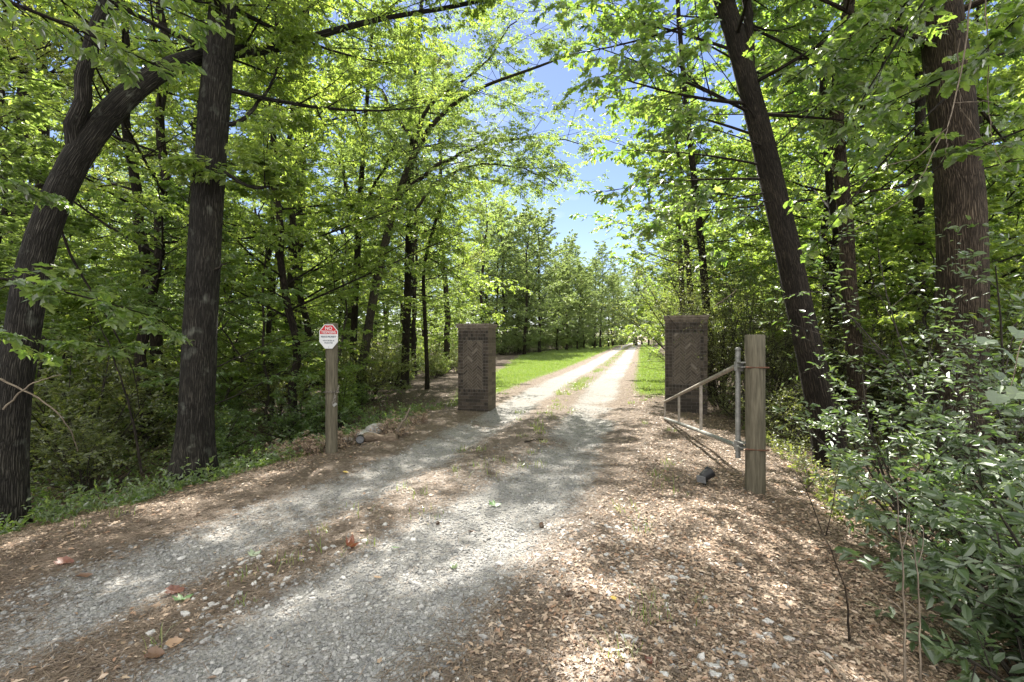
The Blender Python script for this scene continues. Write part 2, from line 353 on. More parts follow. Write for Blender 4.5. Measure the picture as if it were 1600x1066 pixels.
def bark_mat(name, c0, c1, c2, scale=1.0, bump=.6, lichen=None, moss=0.0):
    m, ns, ls = mat(name)
    at = N(ns, "ShaderNodeAttribute", attribute_name="bark")
    mp = ns.new("ShaderNodeMapping"); mp.inputs['Scale'].default_value = (62 * scale, 62 * scale, 4.2 * scale); ls.new(at.outputs['Vector'], mp.inputs[0])
    nz0 = N(ns, "ShaderNodeTexNoise"); nz0.inputs['Scale'].default_value = 3.0; nz0.inputs['Detail'].default_value = 3; ls.new(at.outputs['Vector'], nz0.inputs['Vector'])
    ad = N(ns, "ShaderNodeVectorMath", operation='MULTIPLY_ADD'); ls.new(nz0.outputs['Color'], ad.inputs[0]); ad.inputs[1].default_value = (2.6, 2.6, 2.2); ls.new(mp.outputs[0], ad.inputs[2])
    vo = N(ns, "ShaderNodeTexVoronoi", feature='DISTANCE_TO_EDGE'); vo.inputs['Scale'].default_value = 1.0; ls.new(ad.outputs[0], vo.inputs['Vector'])
    nz = N(ns, "ShaderNodeTexNoise"); nz.inputs['Scale'].default_value = 1.4; nz.inputs['Detail'].default_value = 5; nz.inputs['Roughness'].default_value = .65; ls.new(ad.outputs[0], nz.inputs['Vector'])
    r = ramp(ns, [(0, (0, 0, 0)), (.30, (1, 1, 1))]); ls.new(vo.outputs['Distance'], r.inputs[0])
    hm = N(ns, "ShaderNodeMath", operation='MULTIPLY'); ls.new(r.outputs[0], hm.inputs[0]); ls.new(nz.outputs['Fac'], hm.inputs[1])
    cr = ramp(ns, [(0, c0), (.35, c1), (.65, c2)]); ls.new(hm.outputs[0], cr.inputs[0])
    col = cr.outputs[0]
    if lichen or moss:
        n2 = N(ns, "ShaderNodeTexNoise"); n2.inputs['Scale'].default_value = 4.5; n2.inputs['Detail'].default_value = 6; ls.new(at.outputs['Vector'], n2.inputs['Vector'])
        r2 = ramp(ns, [(.60, (0, 0, 0)), (.74, (1, 1, 1))]); ls.new(n2.outputs['Fac'], r2.inputs[0])
        mxx = N(ns, "ShaderNodeMix", data_type='RGBA'); ls.new(r2.outputs[0], mxx.inputs['Factor']); ls.new(col, mxx.inputs['A']); mxx.inputs['B'].default_value = (*(lichen or (.06, .08, .03)), 1); col = mxx.outputs['Result']
    n3 = N(ns, "ShaderNodeTexNoise"); n3.inputs['Scale'].default_value = 2.3; n3.inputs['Detail'].default_value = 5; n3.inputs['Roughness'].default_value = .7; ls.new(at.outputs['Vector'], n3.inputs['Vector'])
    r3 = ramp(ns, [(.3, (.60, .60, .58)), (.5, (1, 1, 1)), (.7, (1.55, 1.55, 1.45))]); ls.new(n3.outputs['Fac'], r3.inputs[0])
    m3 = N(ns, "ShaderNodeMix", data_type='RGBA', blend_type='MULTIPLY'); m3.inputs['Factor'].default_value = 1; ls.new(col, m3.inputs['A']); ls.new(r3.outputs[0], m3.inputs['B']); col = m3.outputs['Result']
    bp = N(ns, "ShaderNodeBump"); bp.inputs['Strength'].default_value = min(1, bump * 1.6); bp.inputs['Distance'].default_value = .045; ls.new(hm.outputs[0], bp.inputs['Height'])
    b = ns.new("ShaderNodeBsdfPrincipled"); b.inputs['Roughness'].default_value = .9; b.inputs['Specular IOR Level'].default_value = .2
    ls.new(col, b.inputs['Base Color']); ls.new(bp.outputs[0], b.inputs['Normal'])
    o = ns.new("ShaderNodeOutputMaterial"); ls.new(b.outputs[0], o.inputs[0]); return m
M['bark'] = bark_mat('furrowed_bark', (.012, .011, .0095), (.046, .041, .035), (.105, .097, .084), lichen=(.15, .155, .13))
M['bark_dark'] = bark_mat('dark_bark', (.012, .010, .008), (.042, .033, .026), (.085, .068, .054))
M['bark_warm'] = bark_mat('warm_bark', (.020, .015, .011), (.080, .060, .043), (.15, .118, .088), scale=.8)
M['bark_grey'] = bark_mat('grey_bark', (.028, .025, .02), (.07, .06, .048), (.125, .11, .09), scale=1.4, bump=.35)
M['twig'] = bark_mat('dry_twig', (.10, .08, .06), (.22, .18, .14), (.32, .27, .21), scale=2, bump=.2)

def simple_noise_mat(name, c0, c1, scale=20, rough=.8, bump=.2, metal=0.0, stretch=(1, 1, 1), spec=.3, detail=5, coord='Object'):
    m, ns, ls = mat(name)
    tc = ns.new("ShaderNodeTexCoord"); mp = ns.new("ShaderNodeMapping"); mp.inputs['Scale'].default_value = stretch; ls.new(tc.outputs[coord], mp.inputs[0])
    nz = N(ns, "ShaderNodeTexNoise"); nz.inputs['Scale'].default_value = scale; nz.inputs['Detail'].default_value = detail; nz.inputs['Roughness'].default_value = .62; ls.new(mp.outputs[0], nz.inputs['Vector'])
    r = ramp(ns, [(.30, c0), (.70, c1)]); ls.new(nz.outputs['Fac'], r.inputs[0])
    bp = N(ns, "ShaderNodeBump"); bp.inputs['Strength'].default_value = bump; bp.inputs['Distance'].default_value = .01; ls.new(nz.outputs['Fac'], bp.inputs['Height'])
    b = ns.new("ShaderNodeBsdfPrincipled"); b.inputs['Roughness'].default_value = rough; b.inputs['Metallic'].default_value = metal; b.inputs['Specular IOR Level'].default_value = spec
    ls.new(r.outputs[0], b.inputs['Base Color']); ls.new(bp.outputs[0], b.inputs['Normal'])
    o = ns.new("ShaderNodeOutputMaterial"); ls.new(b.outputs[0], o.inputs[0]); return m
M['post'] = simple_noise_mat('weathered_post', (.058, .052, .036), (.155, .138, .098), 6, .9, .35, 0, (7, 7, .6))
M['rail'] = simple_noise_mat('weathered_pipe', (.21, .185, .155), (.37, .335, .29), 14, .6, .1, .25, (1, 1, 1))
M['galv'] = simple_noise_mat('dull_galvanised', (.15, .15, .14), (.30, .30, .28), 22, .55, .08, .35)
M['rust'] = simple_noise_mat('rusty_steel', (.06, .035, .025), (.17, .085, .05), 40, .8, .3, .2)
M['chain'] = simple_noise_mat('dull_chain', (.14, .12, .10), (.30, .28, .25), 60, .45, .1, .7)
M['black'] = simple_noise_mat('black_plastic', (.012, .012, .013), (.022, .022, .024), 30, .42, .05)
M['solar'] = simple_noise_mat('dusty_lamp_glass', (.11, .115, .12), (.19, .195, .20), 25, .35, .02)
M['white'] = simple_noise_mat('sign_white', (.52, .54, .55), (.62, .63, .63), 12, .5, .02)
M['red'] = simple_noise_mat('sign_red', (.42, .012, .018), (.50, .02, .025), 9, .5, .02)
M['navy'] = simple_noise_mat('sign_ink', (.03, .05, .08), (.045, .07, .10), 9, .6, .02)
M['rock'] = simple_noise_mat('pale_rock', (.24, .23, .22), (.52, .50, .47), 9, .9, .5)
M['log'] = simple_noise_mat('rotting_log', (.07, .05, .035), (.28, .22, .16), 8, .95, .6, 0, (1, 5, 5))
M['mortar'] = simple_noise_mat('mortar', (.12, .11, .097), (.21, .195, .175), 30, .95, .3)
M['cap'] = simple_noise_mat('mossy_cap', (.11, .09, .07), (.24, .205, .165), 12, .95, .4)
def rnd_mat(name, stops, rough=.85, nscale=40, bump=.3, spec=.3, interp='LINEAR'):
    m, ns, ls = mat(name)
    at = N(ns, "ShaderNodeAttribute", attribute_name="rnd"); r = ramp(ns, stops, interp); ls.new(at.outputs['Fac'], r.inputs[0])
    tc = ns.new("ShaderNodeTexCoord"); nz = N(ns, "ShaderNodeTexNoise"); nz.inputs['Scale'].default_value = nscale; nz.inputs['Detail'].default_value = 4; ls.new(tc.outputs['Object'], nz.inputs['Vector'])
    r2 = ramp(ns, [(.25, (.62, .62, .62)), (.75, (1.25, 1.25, 1.25))]); ls.new(nz.outputs['Fac'], r2.inputs[0])
    mxx = N(ns, "ShaderNodeMix", data_type='RGBA', blend_type='MULTIPLY'); mxx.inputs['Factor'].default_value = 1; ls.new(r.outputs[0], mxx.inputs['A']); ls.new(r2.outputs[0], mxx.inputs['B'])
    bp = N(ns, "ShaderNodeBump"); bp.inputs['Strength'].default_value = bump; bp.inputs['Distance'].default_value = .008; ls.new(nz.outputs['Fac'], bp.inputs['Height'])
    b = ns.new("ShaderNodeBsdfPrincipled"); b.inputs['Roughness'].default_value = rough; b.inputs['Specular IOR Level'].default_value = spec
    ls.new(mxx.outputs['Result'], b.inputs['Base Color']); ls.new(bp.outputs[0], b.inputs['Normal'])
    o = ns.new("ShaderNodeOutputMaterial"); ls.new(b.outputs[0], o.inputs[0]); return m
M['brick'] = rnd_mat('old_brick', [(0, (.032, .027, .021)), (.5, (.070, .056, .043)), (1, (.14, .115, .088))])
M['panel_brick'] = rnd_mat('panel_brick', [(0, (.060, .048, .036)), (.6, (.105, .086, .065)), (.97, (.14, .117, .09)), (1, (.18, .155, .125))])
M['stone'] = rnd_mat('drive_stone', [(0, (.14, .14, .138)), (.45, (.26, .257, .247)), (.8, (.36, .35, .33)), (1, (.50, .49, .465))], nscale=90)

# ------------------------------------------------------------------ ground sheet
def ground_material():
    m, ns, ls = mat('ground_surface')
    at = N(ns, "ShaderNodeAttribute", attribute_name="cover")
    sp = ns.new("ShaderNodeSeparateColor"); ls.new(at.outputs['Color'], sp.inputs[0])
    tc = ns.new("ShaderNodeTexCoord")
    def noise(scale, det=5, rough=.6):
        n = N(ns, "ShaderNodeTexNoise"); n.inputs['Scale'].default_value = scale; n.inputs['Detail'].default_value = det; n.inputs['Roughness'].default_value = rough; ls.new(tc.outputs['Object'], n.inputs['Vector']); return n
    def mathn(op, a, b=None, c=None):
        n = N(ns, "ShaderNodeMath", operation=op)
        for i, v in enumerate((a, b, c)):
            if v is None: continue
            if isinstance(v, (int, float)): n.inputs[i].default_value = v
            else: ls.new(v, n.inputs[i])
        return n.outputs[0]
    def mixc(f, a, b, bt='MIX'):
        n = N(ns, "ShaderNodeMix", data_type='RGBA', blend_type=bt)
        for k, v in (('Factor', f), ('A', a), ('B', b)):
            if isinstance(v, (int, float)): n.inputs[k].default_value = v
            elif isinstance(v, tuple): n.inputs[k].default_value = (*v, 1)
            else: ls.new(v, n.inputs[k])
        return n.outputs['Result']
    big = noise(1.7, 6); mid = noise(9, 6, .7); fine = noise(60, 4, .7); vfine = noise(220, 2)
    # gravel: stones of two sizes in pale dust
    v1 = N(ns, "ShaderNodeTexVoronoi"); v1.inputs['Scale'].default_value = 62; ls.new(tc.outputs['Object'], v1.inputs['Vector'])
    v2 = N(ns, "ShaderNodeTexVoronoi"); v2.inputs['Scale'].default_value = 130; ls.new(tc.outputs['Object'], v2.inputs['Vector'])
    g1 = ramp(ns, [(0, (.19, .187, .18)), (.5, (.29, .283, .268)), (1, (.42, .41, .38))]); sc = ns.new("ShaderNodeSeparateColor"); ls.new(v1.outputs['Color'], sc.inputs[0]); ls.new(sc.outputs[0], g1.inputs[0])
    g2 = ramp(ns, [(0, (.20, .197, .19)), (1, (.42, .405, .375))]); sc2 = ns.new("ShaderNodeSeparateColor"); ls.new(v2.outputs['Color'], sc2.inputs[0]); ls.new(sc2.outputs[0], g2.inputs[0])
    dust = ramp(ns, [(.3, (.30, .285, .265)), (.7, (.42, .40, .365))]); ls.new(fine.outputs['Fac'], dust.inputs[0])
    gr = mixc(.5, g1.outputs[0], g2.outputs[0])
    dm = ramp(ns, [(.40, (0, 0, 0)), (.62, (1, 1, 1))]); ls.new(mid.outputs['Fac'], dm.inputs[0])
    gravel = mixc(mathn('MULTIPLY', dm.outputs[0], .7), gr, dust.outputs[0])
    # litter floor: broken leaf browns over dark humus
    mp = ns.new("ShaderNodeMapping"); mp.inputs['Scale'].default_value = (1, 1, 1); ls.new(tc.outputs['Object'], mp.inputs[0])
    v3 = N(ns, "ShaderNodeTexVoronoi"); v3.inputs['Scale'].default_value = 28; v3.inputs['Randomness'].default_value = 1; 
    wv = N(ns, "ShaderNodeVectorMath", operation='MULTIPLY_ADD'); ls.new(mid.outputs['Color'], wv.inputs[0]); wv.inputs[1].default_value = (.10, .10, .1); ls.new(tc.outputs['Object'], wv.inputs[2]); ls.new(wv.outputs[0], v3.inputs['Vector'])
    sc3 = ns.new("ShaderNodeSeparateColor"); ls.new(v3.outputs['Color'], sc3.inputs[0])
    l1 = ramp(ns, [(0, (.085, .070, .056)), (.35, (.17, .135, .105)), (.7, (.265, .215, .17)), (1, (.38, .32, .26))]); ls.new(sc3.outputs[0], l1.inputs[0])
    l2 = ramp(ns, [(.3, (.065, .053, .043)), (.7, (.24, .19, .15))]); ls.new(fine.outputs['Fac'], l2.inputs[0])
    litter = mixc(.5, l1.outputs[0], l2.outputs[0])
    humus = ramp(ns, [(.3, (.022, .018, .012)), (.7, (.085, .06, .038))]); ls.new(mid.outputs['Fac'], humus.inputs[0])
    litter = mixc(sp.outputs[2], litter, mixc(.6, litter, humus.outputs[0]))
    # lawn
    lw = ramp(ns, [(.25, (.07, .115, .018)), (.55, (.13, .185, .03)), (.8, (.20, .205, .055))]); ls.new(mid.outputs['Fac'], lw.inputs[0])
    lf = ramp(ns, [(.3, (.6, .6, .6)), (.7, (1.3, 1.3, 1.2))]); ls.new(vfine.outputs['Fac'], lf.inputs[0])
    lawn = mixc(1.0, lw.outputs[0], lf.outputs[0], 'MULTIPLY')
    def sel(ch, amp):
        e = mathn('MULTIPLY_ADD', mathn('SUBTRACT', mid.outputs['Fac'], .5), amp, ch)
        e = mathn('MULTIPLY_ADD', mathn('SUBTRACT', fine.outputs['Fac'], .5), amp * .9, e)
        r = ramp(ns, [(.30, (0, 0, 0)), (.66, (1, 1, 1))]); ls.new(e, r.inputs[0]); return r.outputs[0]
    gsel = sel(sp.outputs[0], 1.1); lsel = sel(sp.outputs[1], .9)
    col = mixc(gsel, litter, gravel); col = mixc(lsel, col, lawn)
    h1 = mathn('MULTIPLY', mathn('SUBTRACT', .6, v1.outputs['Distance']), gsel)
    h = mathn('MULTIPLY_ADD', fine.outputs['Fac'], .9, h1); h = mathn('MULTIPLY_ADD', vfine.outputs['Fac'], .35, h); h = mathn('MULTIPLY_ADD', v3.outputs['Distance'], .5, h)
    bp = N(ns, "ShaderNodeBump"); bp.inputs['Strength'].default_value = .9; bp.inputs['Distance'].default_value = .026; ls.new(h, bp.inputs['Height'])
    b = ns.new("ShaderNodeBsdfPrincipled"); b.inputs['Roughness'].default_value = .95; b.inputs['Specular IOR Level'].default_value = .15
    ls.new(col, b.inputs['Base Color']); ls.new(bp.outputs[0], b.inputs['Normal'])
    o = ns.new("ShaderNodeOutputMaterial"); ls.new(b.outputs[0], o.inputs[0]); return m
M['ground'] = ground_material()

def cover(x, y):
    """how much gravel, lawn, dark forest floor at a place"""
    d = roadd(x, y); a = np.abs(d)
    nr_ = 1 - smooth(3.2, 5.5, y)
    track = np.exp(-((a - .95) / (.56 + .10 * nr_ * (d > 0))) ** 4)
    mid_strip = np.exp(-(d / .40) ** 2)
    n1 = fbm(x * 1.1, y * 1.1, 1); n2 = fbm(x * .5 + 3, y * .5, 3)
    gravel = track * (.66 + .75 * (n1 - .45)) * (1 - .2 * mid_strip) + .22 * mid_strip * (.3 + n2) + .25 * nr_ * smooth(0, .3, d) * (a < 1.2)
    gravel = gravel + .25 * smooth(1.9, .9, a) * (n2 - .2)
    pull = smooth(5.5, 8, y) * (1 - smooth(11, 13.5, y)) * .42 * (n1 > .0) * (.5 + n2)   # leaves blown over the drive between the gate piers
    gravel = gravel - pull * smooth(.35, .65, fbm(x * .8, y * .8, 2))
    lawnL = smooth(10.5, 13, y + .5 * n1) * smooth(1.75, 2.6, -d) * smooth(0, 1, lawn_left(x, y))
    lawnR = smooth(12, 15, y) * smooth(1.7, 2.4, d) * (1 - smooth(3.6, 4.6, d))
    strip = smooth(12, 17, y) * np.exp(-(d / .33) ** 2) * .55 * smooth(.3, .6, n1)
    lawn = np.clip(lawnL + lawnR + strip, 0, 1) * (1 - .9 * track)
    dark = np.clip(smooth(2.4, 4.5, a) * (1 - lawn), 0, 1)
    return np.clip(gravel, 0, 1), lawn, dark
def lawn_left(x, y):
    """metres inside the lawn's wood-side edge"""
    return x - np.interp(y, [8, 12, 20, 30, 47, 63, 80], [-2.2, -1.9, -1.5, -.9, .3, 5.2, 10.5]) + 1.2 * (fbm(x * .0 + 5, y * .35, 2) - .5)

def build_ground():
    yr = np.concatenate([np.linspace(-30, 1.2, 30)[:-1], 1.2 * (175 / 1.2) ** np.linspace(0, 1, 470), [230, 330, 500, 900]])
    us = np.linspace(-1, 1, 520); us = np.sign(us) * (.72 * np.abs(us) + .28 * np.abs(us) ** 3)
    w = np.maximum(np.abs(yr), 1.0) * 1.45 + 7.0; w = np.where(yr > 170, w * 2, w)
    X = us[None] * w[:, None] + .25 * CX(yr)[:, None]; Y = np.broadcast_to(yr[:, None], X.shape)
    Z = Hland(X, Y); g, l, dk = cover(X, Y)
    nr, nc = X.shape
    V = np.stack([X, Y, Z], -1).reshape(-1, 3)
    a = (np.arange(nr - 1) * nc)[:, None]; j = np.arange(nc - 1)[None]
    Fq = np.stack([a + j, a + j + 1, a + nc + j + 1, a + nc + j], -1)
    yc = .5 * (Y[1:, 1:] + Y[:-1, :-1]); xc = .5 * (X[1:, 1:] + X[:-1, :-1])
    d = np.abs(roadd(xc, yc)); gl = cover(xc, yc)
    isroad = d < 1.75 + .35 * (fbm(xc * 1.3, yc * 1.3, 2) - .5); islawn = (~isroad) & (gl[1] > .5)
    for name, sel in (('gravel_road', isroad), ('lawn', islawn), ('ground', ~(isroad | islawn))):
        f = Fq[sel]; used = np.unique(f); remap = np.zeros(len(V), int); remap[used] = np.arange(len(used))
        mb = MB(); mb.add(V[used], remap[f]); o = mb.build(name, M['ground'], smooth_=True)
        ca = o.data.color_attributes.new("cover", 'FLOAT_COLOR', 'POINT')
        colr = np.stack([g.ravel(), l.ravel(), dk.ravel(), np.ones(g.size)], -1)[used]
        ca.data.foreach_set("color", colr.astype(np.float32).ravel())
        o['kind'] = 'structure'
build_ground()

# ------------------------------------------------------------------ loose cover: stones, litter, needles, grass
ICO_V = None
def ico():
    p = (1 + 5 ** .5) / 2
    v = np.array([[-1, p, 0], [1, p, 0], [-1, -p, 0], [1, -p, 0], [0, -1, p], [0, 1, p], [0, -1, -p], [0, 1, -p], [p, 0, -1], [p, 0, 1], [-p, 0, -1], [-p, 0, 1]], float)
    f = np.array([[0, 11, 5], [0, 5, 1], [0, 1, 7], [0, 7, 10], [0, 10, 11], [1, 5, 9], [5, 11, 4], [11, 10, 2], [10, 7, 6], [7, 1, 8], [3, 9, 4], [3, 4, 2], [3, 2, 6], [3, 6, 8], [3, 8, 9], [4, 9, 5], [2, 4, 11], [6, 2, 10], [8, 6, 7], [9, 8, 1]])
    return v / np.linalg.norm(v[0]), f
ICO_V, ICO_F = ico()
def stones_mesh(g, mb, x, y, size, rnd):
    n = len(x); sh = ICO_V[None] * (1 + .28 * g.normal(size=(n, 12, 1)).clip(-1.5, 1.5))
    sc = size[:, None] * np.stack([.75 + .6 * g.random(n), .6 + .4 * g.random(n), .35 + .35 * g.random(n)], -1)
    th = g.random(n) * 6.283; c, s = np.cos(th), np.sin(th)
    v = sh * sc[:, None]; vx = v[..., 0] * c[:, None] - v[..., 1] * s[:, None]; vy = v[..., 0] * s[:, None] + v[..., 1] * c[:, None]
    z = Hland(x, y)
    V = np.stack([vx + x[:, None], vy + y[:, None], v[..., 2] + (z + size * .12)[:, None]], -1)
    Fs = (ICO_F[None] + (np.arange(n) * 12)[:, None, None]).reshape(-1, 3)
    mb.add(V.reshape(-1, 3), Fs, np.repeat(rnd, 20))
def view_scatter(g, n, y0, y1, px0=-60, px1=1660):
    """ground points, about even over the picture's floor"""
    t = g.random(n); y = y0 * (y1 / y0) ** (t ** .8)
    px = px0 + (px1 - px0) * g.random(n)
    return (px - 800) / F * y, y
def build_loose():
    g = rng(11)
    mb = MB()
    x, y = view_scatter(g, 150000, 1.9, 11); gv = cover(x, y)[0]
    k = g.random(len(x)) < np.clip(gv * 1.1 - .12, 0.012, 1); x, y = x[k], y[k]
    k = np.arange(len(x)) < 62000; x, y = x[k], y[k]
    size = (.0048 + .011 * g.random(len(x)) ** 2.8) * (1 + .05 * y)
    stones_mesh(g, mb, x, y, size, np.clip(g.normal(.40, .20, len(x)), 0, 1))
    # coarser stones thrown to the right-hand verge and along the strip
    x = np.concatenate([g.normal(.85, .42, 640), g.normal(-1.9, .30, 90), g.normal(-1.2, .5, 130)]); y = np.concatenate([1.9 + 2.2 * g.random(640) ** 1.3, 2.6 + 1.0 * g.random(90), 2.0 + 2.5 * g.random(130)])
    stones_mesh(g, mb, x, y, .013 + .018 * g.random(len(x)) ** 2.2, np.clip(g.normal(.8, .2, len(x)), 0, 1))
    o = mb.build('gravel', M['stone']); o['kind'] = 'stuff'; o['label'] = 'loose grey and white stones of the drive'

    # dead leaves
    mb = MB(); x, y = view_scatter(g, 300000, 1.8, 17, -200, 1800)
    gv, lw, dk = cover(x, y); d = roadd(x, y)
    dens = np.clip(1.0 - 1.6 * gv, .012, 1) * (1 - .93 * lw)
    dens = dens * np.where(d > 0, np.clip(.16 + .9 * smooth(1.45, 2.1, d), 0, 1), np.clip(.10 + .45 * smooth(1.6, 2.2, -d), 0, 1))
    k = g.random(len(x)) < dens; x, y = x[k], y[k]; n = len(x)
    th = g.random(n) * 6.283; ax = np.stack([np.cos(th), np.sin(th), g.normal(size=n) * .13], -1)
    no = g.normal(size=(n, 3)) * .24; no[:, 2] += 1
    L = .011 + .034 * g.random(n) ** 2.0; z = Hland(x, y) + .003 + .013 * g.random(n)
    p = np.stack([x, y, z], -1); rv = np.clip(.30 + .45 * fbm(x * 2.1, y * 2.1, 3) + g.normal(0, .26, n), 0, 1)
    i1, i2, i3 = int(n * .34), int(n * .60), int(n * .80)
    put_leaves(mb, p[:i1], ax[:i1], no[:i1], L[:i1], L[:i1] * .5, 'oval', rv[:i1])
    put_leaves(mb, p[i1:i2], ax[i1:i2], no[i1:i2], L[i1:i2] * 1.2, L[i1:i2] * .26, 'long', rv[i1:i2])
    put_leaves(mb, p[i2:i3], ax[i2:i3], no[i2:i3], L[i2:i3] * 1.35, L[i2:i3] * 1.0, 'lobed', rv[i2:i3])
    put_leaves(mb, p[i3:], ax[i3:], no[i3:] + g.normal(size=(n - i3, 3)) * .35, L[i3:], L[i3:] * .7, 'kite', rv[i3:])
    o = mb.build('leaf_litter', M['litter']); o['kind'] = 'stuff'; o['label'] = 'dry brown leaf litter on the bank and verges'
    # needles
    mb = MB(); x, y = view_scatter(g, 190000, 1.8, 11, -100, 1700); gv, lw, dk = cover(x, y); d = roadd(x, y)
    k = g.random(len(x)) < np.clip(1.05 - 1.35 * gv, .03, 1) * (1 - lw) * np.where(np.abs(d) < 2.6, 1, .8); x, y = x[k], y[k]; n = len(x)
    th = g.normal(.6, 1.0, n); L = .05 + .07 * g.random(n); z = Hland(x, y) + .003 + .008 * g.random(n)
    c, s = np.cos(th), np.sin(th); w = .0011 + .0003 * y / 3
    dx, dy = c * L / 2, s * L / 2; wx, wy = -s * w, c * w; tz = g.normal(size=n) * .004
    V = np.stack([np.stack([x - dx - wx, y - dy - wy, z - tz], -1), np.stack([x + dx - wx, y + dy - wy, z + tz], -1), np.stack([x + dx + wx, y + dy + wy, z + tz], -1), np.stack([x - dx + wx, y - dy + wy, z - tz], -1)], 1)
    mb.add(V.reshape(-1, 3), np.arange(n * 4).reshape(-1, 4), g.random(n))
    o = mb.build('pine_needle_litter', M['needle']); o['kind'] = 'stuff'; o['label'] = 'fallen pine needles over the drive'
    # grass
    mb = MB()
    def blades(x, y, Lb, wb, rv, lean=.5):
        n = len(x)
        if n == 0: return
        th = g.random(n) * 6.283; ln = lean * g.random(n); z = Hland(x, y) - .005
        ax = np.stack([np.cos(th) * ln, np.sin(th) * ln, np.ones(n)], -1); ax = nrm(ax) * Lb[:, None]
        w = np.stack([-np.sin(th), np.cos(th), 0 * th], -1) * wb[:, None]; p = np.stack([x, y, z], -1)
        dr = np.stack([np.cos(th), np.sin(th), -.6 + 0 * th], -1) * (Lb * .35 * ln)[:, None]
        V = np.stack([p - w, p + w, p + ax * .55 + w * .7, p + ax * .55 - w * .7, p + ax + dr], 1)
        i = (np.arange(n) * 5)[:, None]
        k0 = mb.n
        mb.add(V.reshape(-1, 3), i + np.array([[0, 1, 2, 3]]), rv)
        mb.F.setdefault(3, []).append((i + np.array([[3, 2, 4]]) + k0, rv, np.zeros(n, int)))
    y = 10.5 * (75 / 10.5) ** (g.random(170000) ** .9); x = CX(y) + (g.random(len(y)) * 14 - 9) * (1 + .01 * y)
    lw = cover(x, y)[1]; k = g.random(len(x)) < lw; x, y = x[k], y[k]
    blades(x, y, (.035 + .05 * g.random(len(x))) * (1 + .012 * y), .0022 * (1 + .10 * y), np.clip(g.normal(.42, .22, len(x)), 0, 1))
    # ragged verge and strip tufts
    cx = []; 
    for _ in range(150):
        yy = 2.3 + 15 * g.random() ** 1.2; dd = g.choice([0, 0, 0, -2.2, -3.0, 2.0]) + g.normal() * .22
        cx.append((CX(yy) + dd * 1.12, yy, dd))
    for _ in range(170):
        yy = 6.3 + 6 * g.random(); dd = -2.3 - 2.6 * g.random(); cx.append((CX(yy) + dd * 1.08, yy, dd))
    for (tx, ty, dd) in cx:
        n = g.integers(8, 26); r = .03 + .05 * g.random()
        if ty < 5.5 and abs(dd) < 1: n = n // 2
        blades(tx + g.normal(size=n) * r, ty + g.normal(size=n) * r, .04 + .09 * g.random(n), np.full(n, .0022 + .0003 * ty), np.clip(g.normal(.6, .25, n), 0, 1), .9)
    o = mb.build('grass', M['grass']); o['kind'] = 'stuff'; o['label'] = 'mown grass and ragged tufts'
build_loose()

# ------------------------------------------------------------------ trees
def wood_and_crown(g, trunk_P, trunk_R, sets_wood, leaf_fn, barkm, leafm, root, sides=10, flute=.5, lump=.06, extra=()):
    mb = MB()
    P = np.asarray(trunk_P, float)
    mb.tube(P, trunk_R, sides, flute=flute, seed=float(g.random() * 9), lump=lump)
    for PP, RR in extra: mb.tube(PP, RR, max(6, sides - 6), seed=float(g.random() * 9), lump=lump)
    for B, m, s, r1 in sets_wood: mb.twigs(B, m, r1, s)
    t = mb.build('trunk', barkm, root, smooth_=True, bark=True)
    ml = MB(); leaf_fn(ml)
    c = ml.build('crown', leafm, root)
    KIDS[root.name] = [t, c]
    return t, c
def resample(P, n):
    P = np.asarray(P, float); s = np.concatenate([[0], np.cumsum(np.linalg.norm(np.diff(P, axis=0), axis=1))])
    u = np.linspace(0, s[-1], n); Q = np.stack([np.interp(u, s, P[:, i]) for i in range(3)], -1)
    k = max(1, n // (2 * len(P)))
    for _ in range(2):
        q = np.pad(Q, ((k, k), (0, 0)), mode='edge'); Qs = np.stack([np.convolve(q[:, i], np.ones(2 * k + 1) / (2 * k + 1), mode='valid') for i in range(3)], -1)
        Qs[0] = Q[0]; Qs[-1] = Q[-1]; Q = Qs
    return Q, u / s[-1]
def limbs_from(g, P, R, n, t0, t1, L0, L1, el0, el1, rf=.38, curve=.12, az=None, azs=9.0):
    t = t0 + (t1 - t0) * (np.arange(n) + g.random(n)) / n
    i = np.clip((t * (len(P) - 1)), 0, len(P) - 1.001); k = i.astype(int); f = (i - k)[:, None]
    s = P[k] * (1 - f) + P[k + 1] * f; r = np.interp(t, np.linspace(0, 1, len(P)), R)
    a = np.arange(n) * 2.4 + g.random(n) * 1.2 if az is None else az + (g.random(n) - .5) * azs
    q = (t - t0) / max(t1 - t0, 1e-6)
    el = el0 + (el1 - el0) * q + g.normal(size=n) * .12
    d = np.stack([np.cos(a) * np.cos(el), np.sin(a) * np.cos(el), np.sin(el)], -1)
    L = (L0 + (L1 - L0) * q) * (.7 + .6 * g.random(n)) * (.62 + .6 * np.sin(np.pi * np.clip(q * .85 + .15, 0, 1)))
    c = g.normal(size=(n, 3)) * .10; c[:, 2] += curve
    return Bset(s, d, L, c, np.maximum(r * rf, .008))

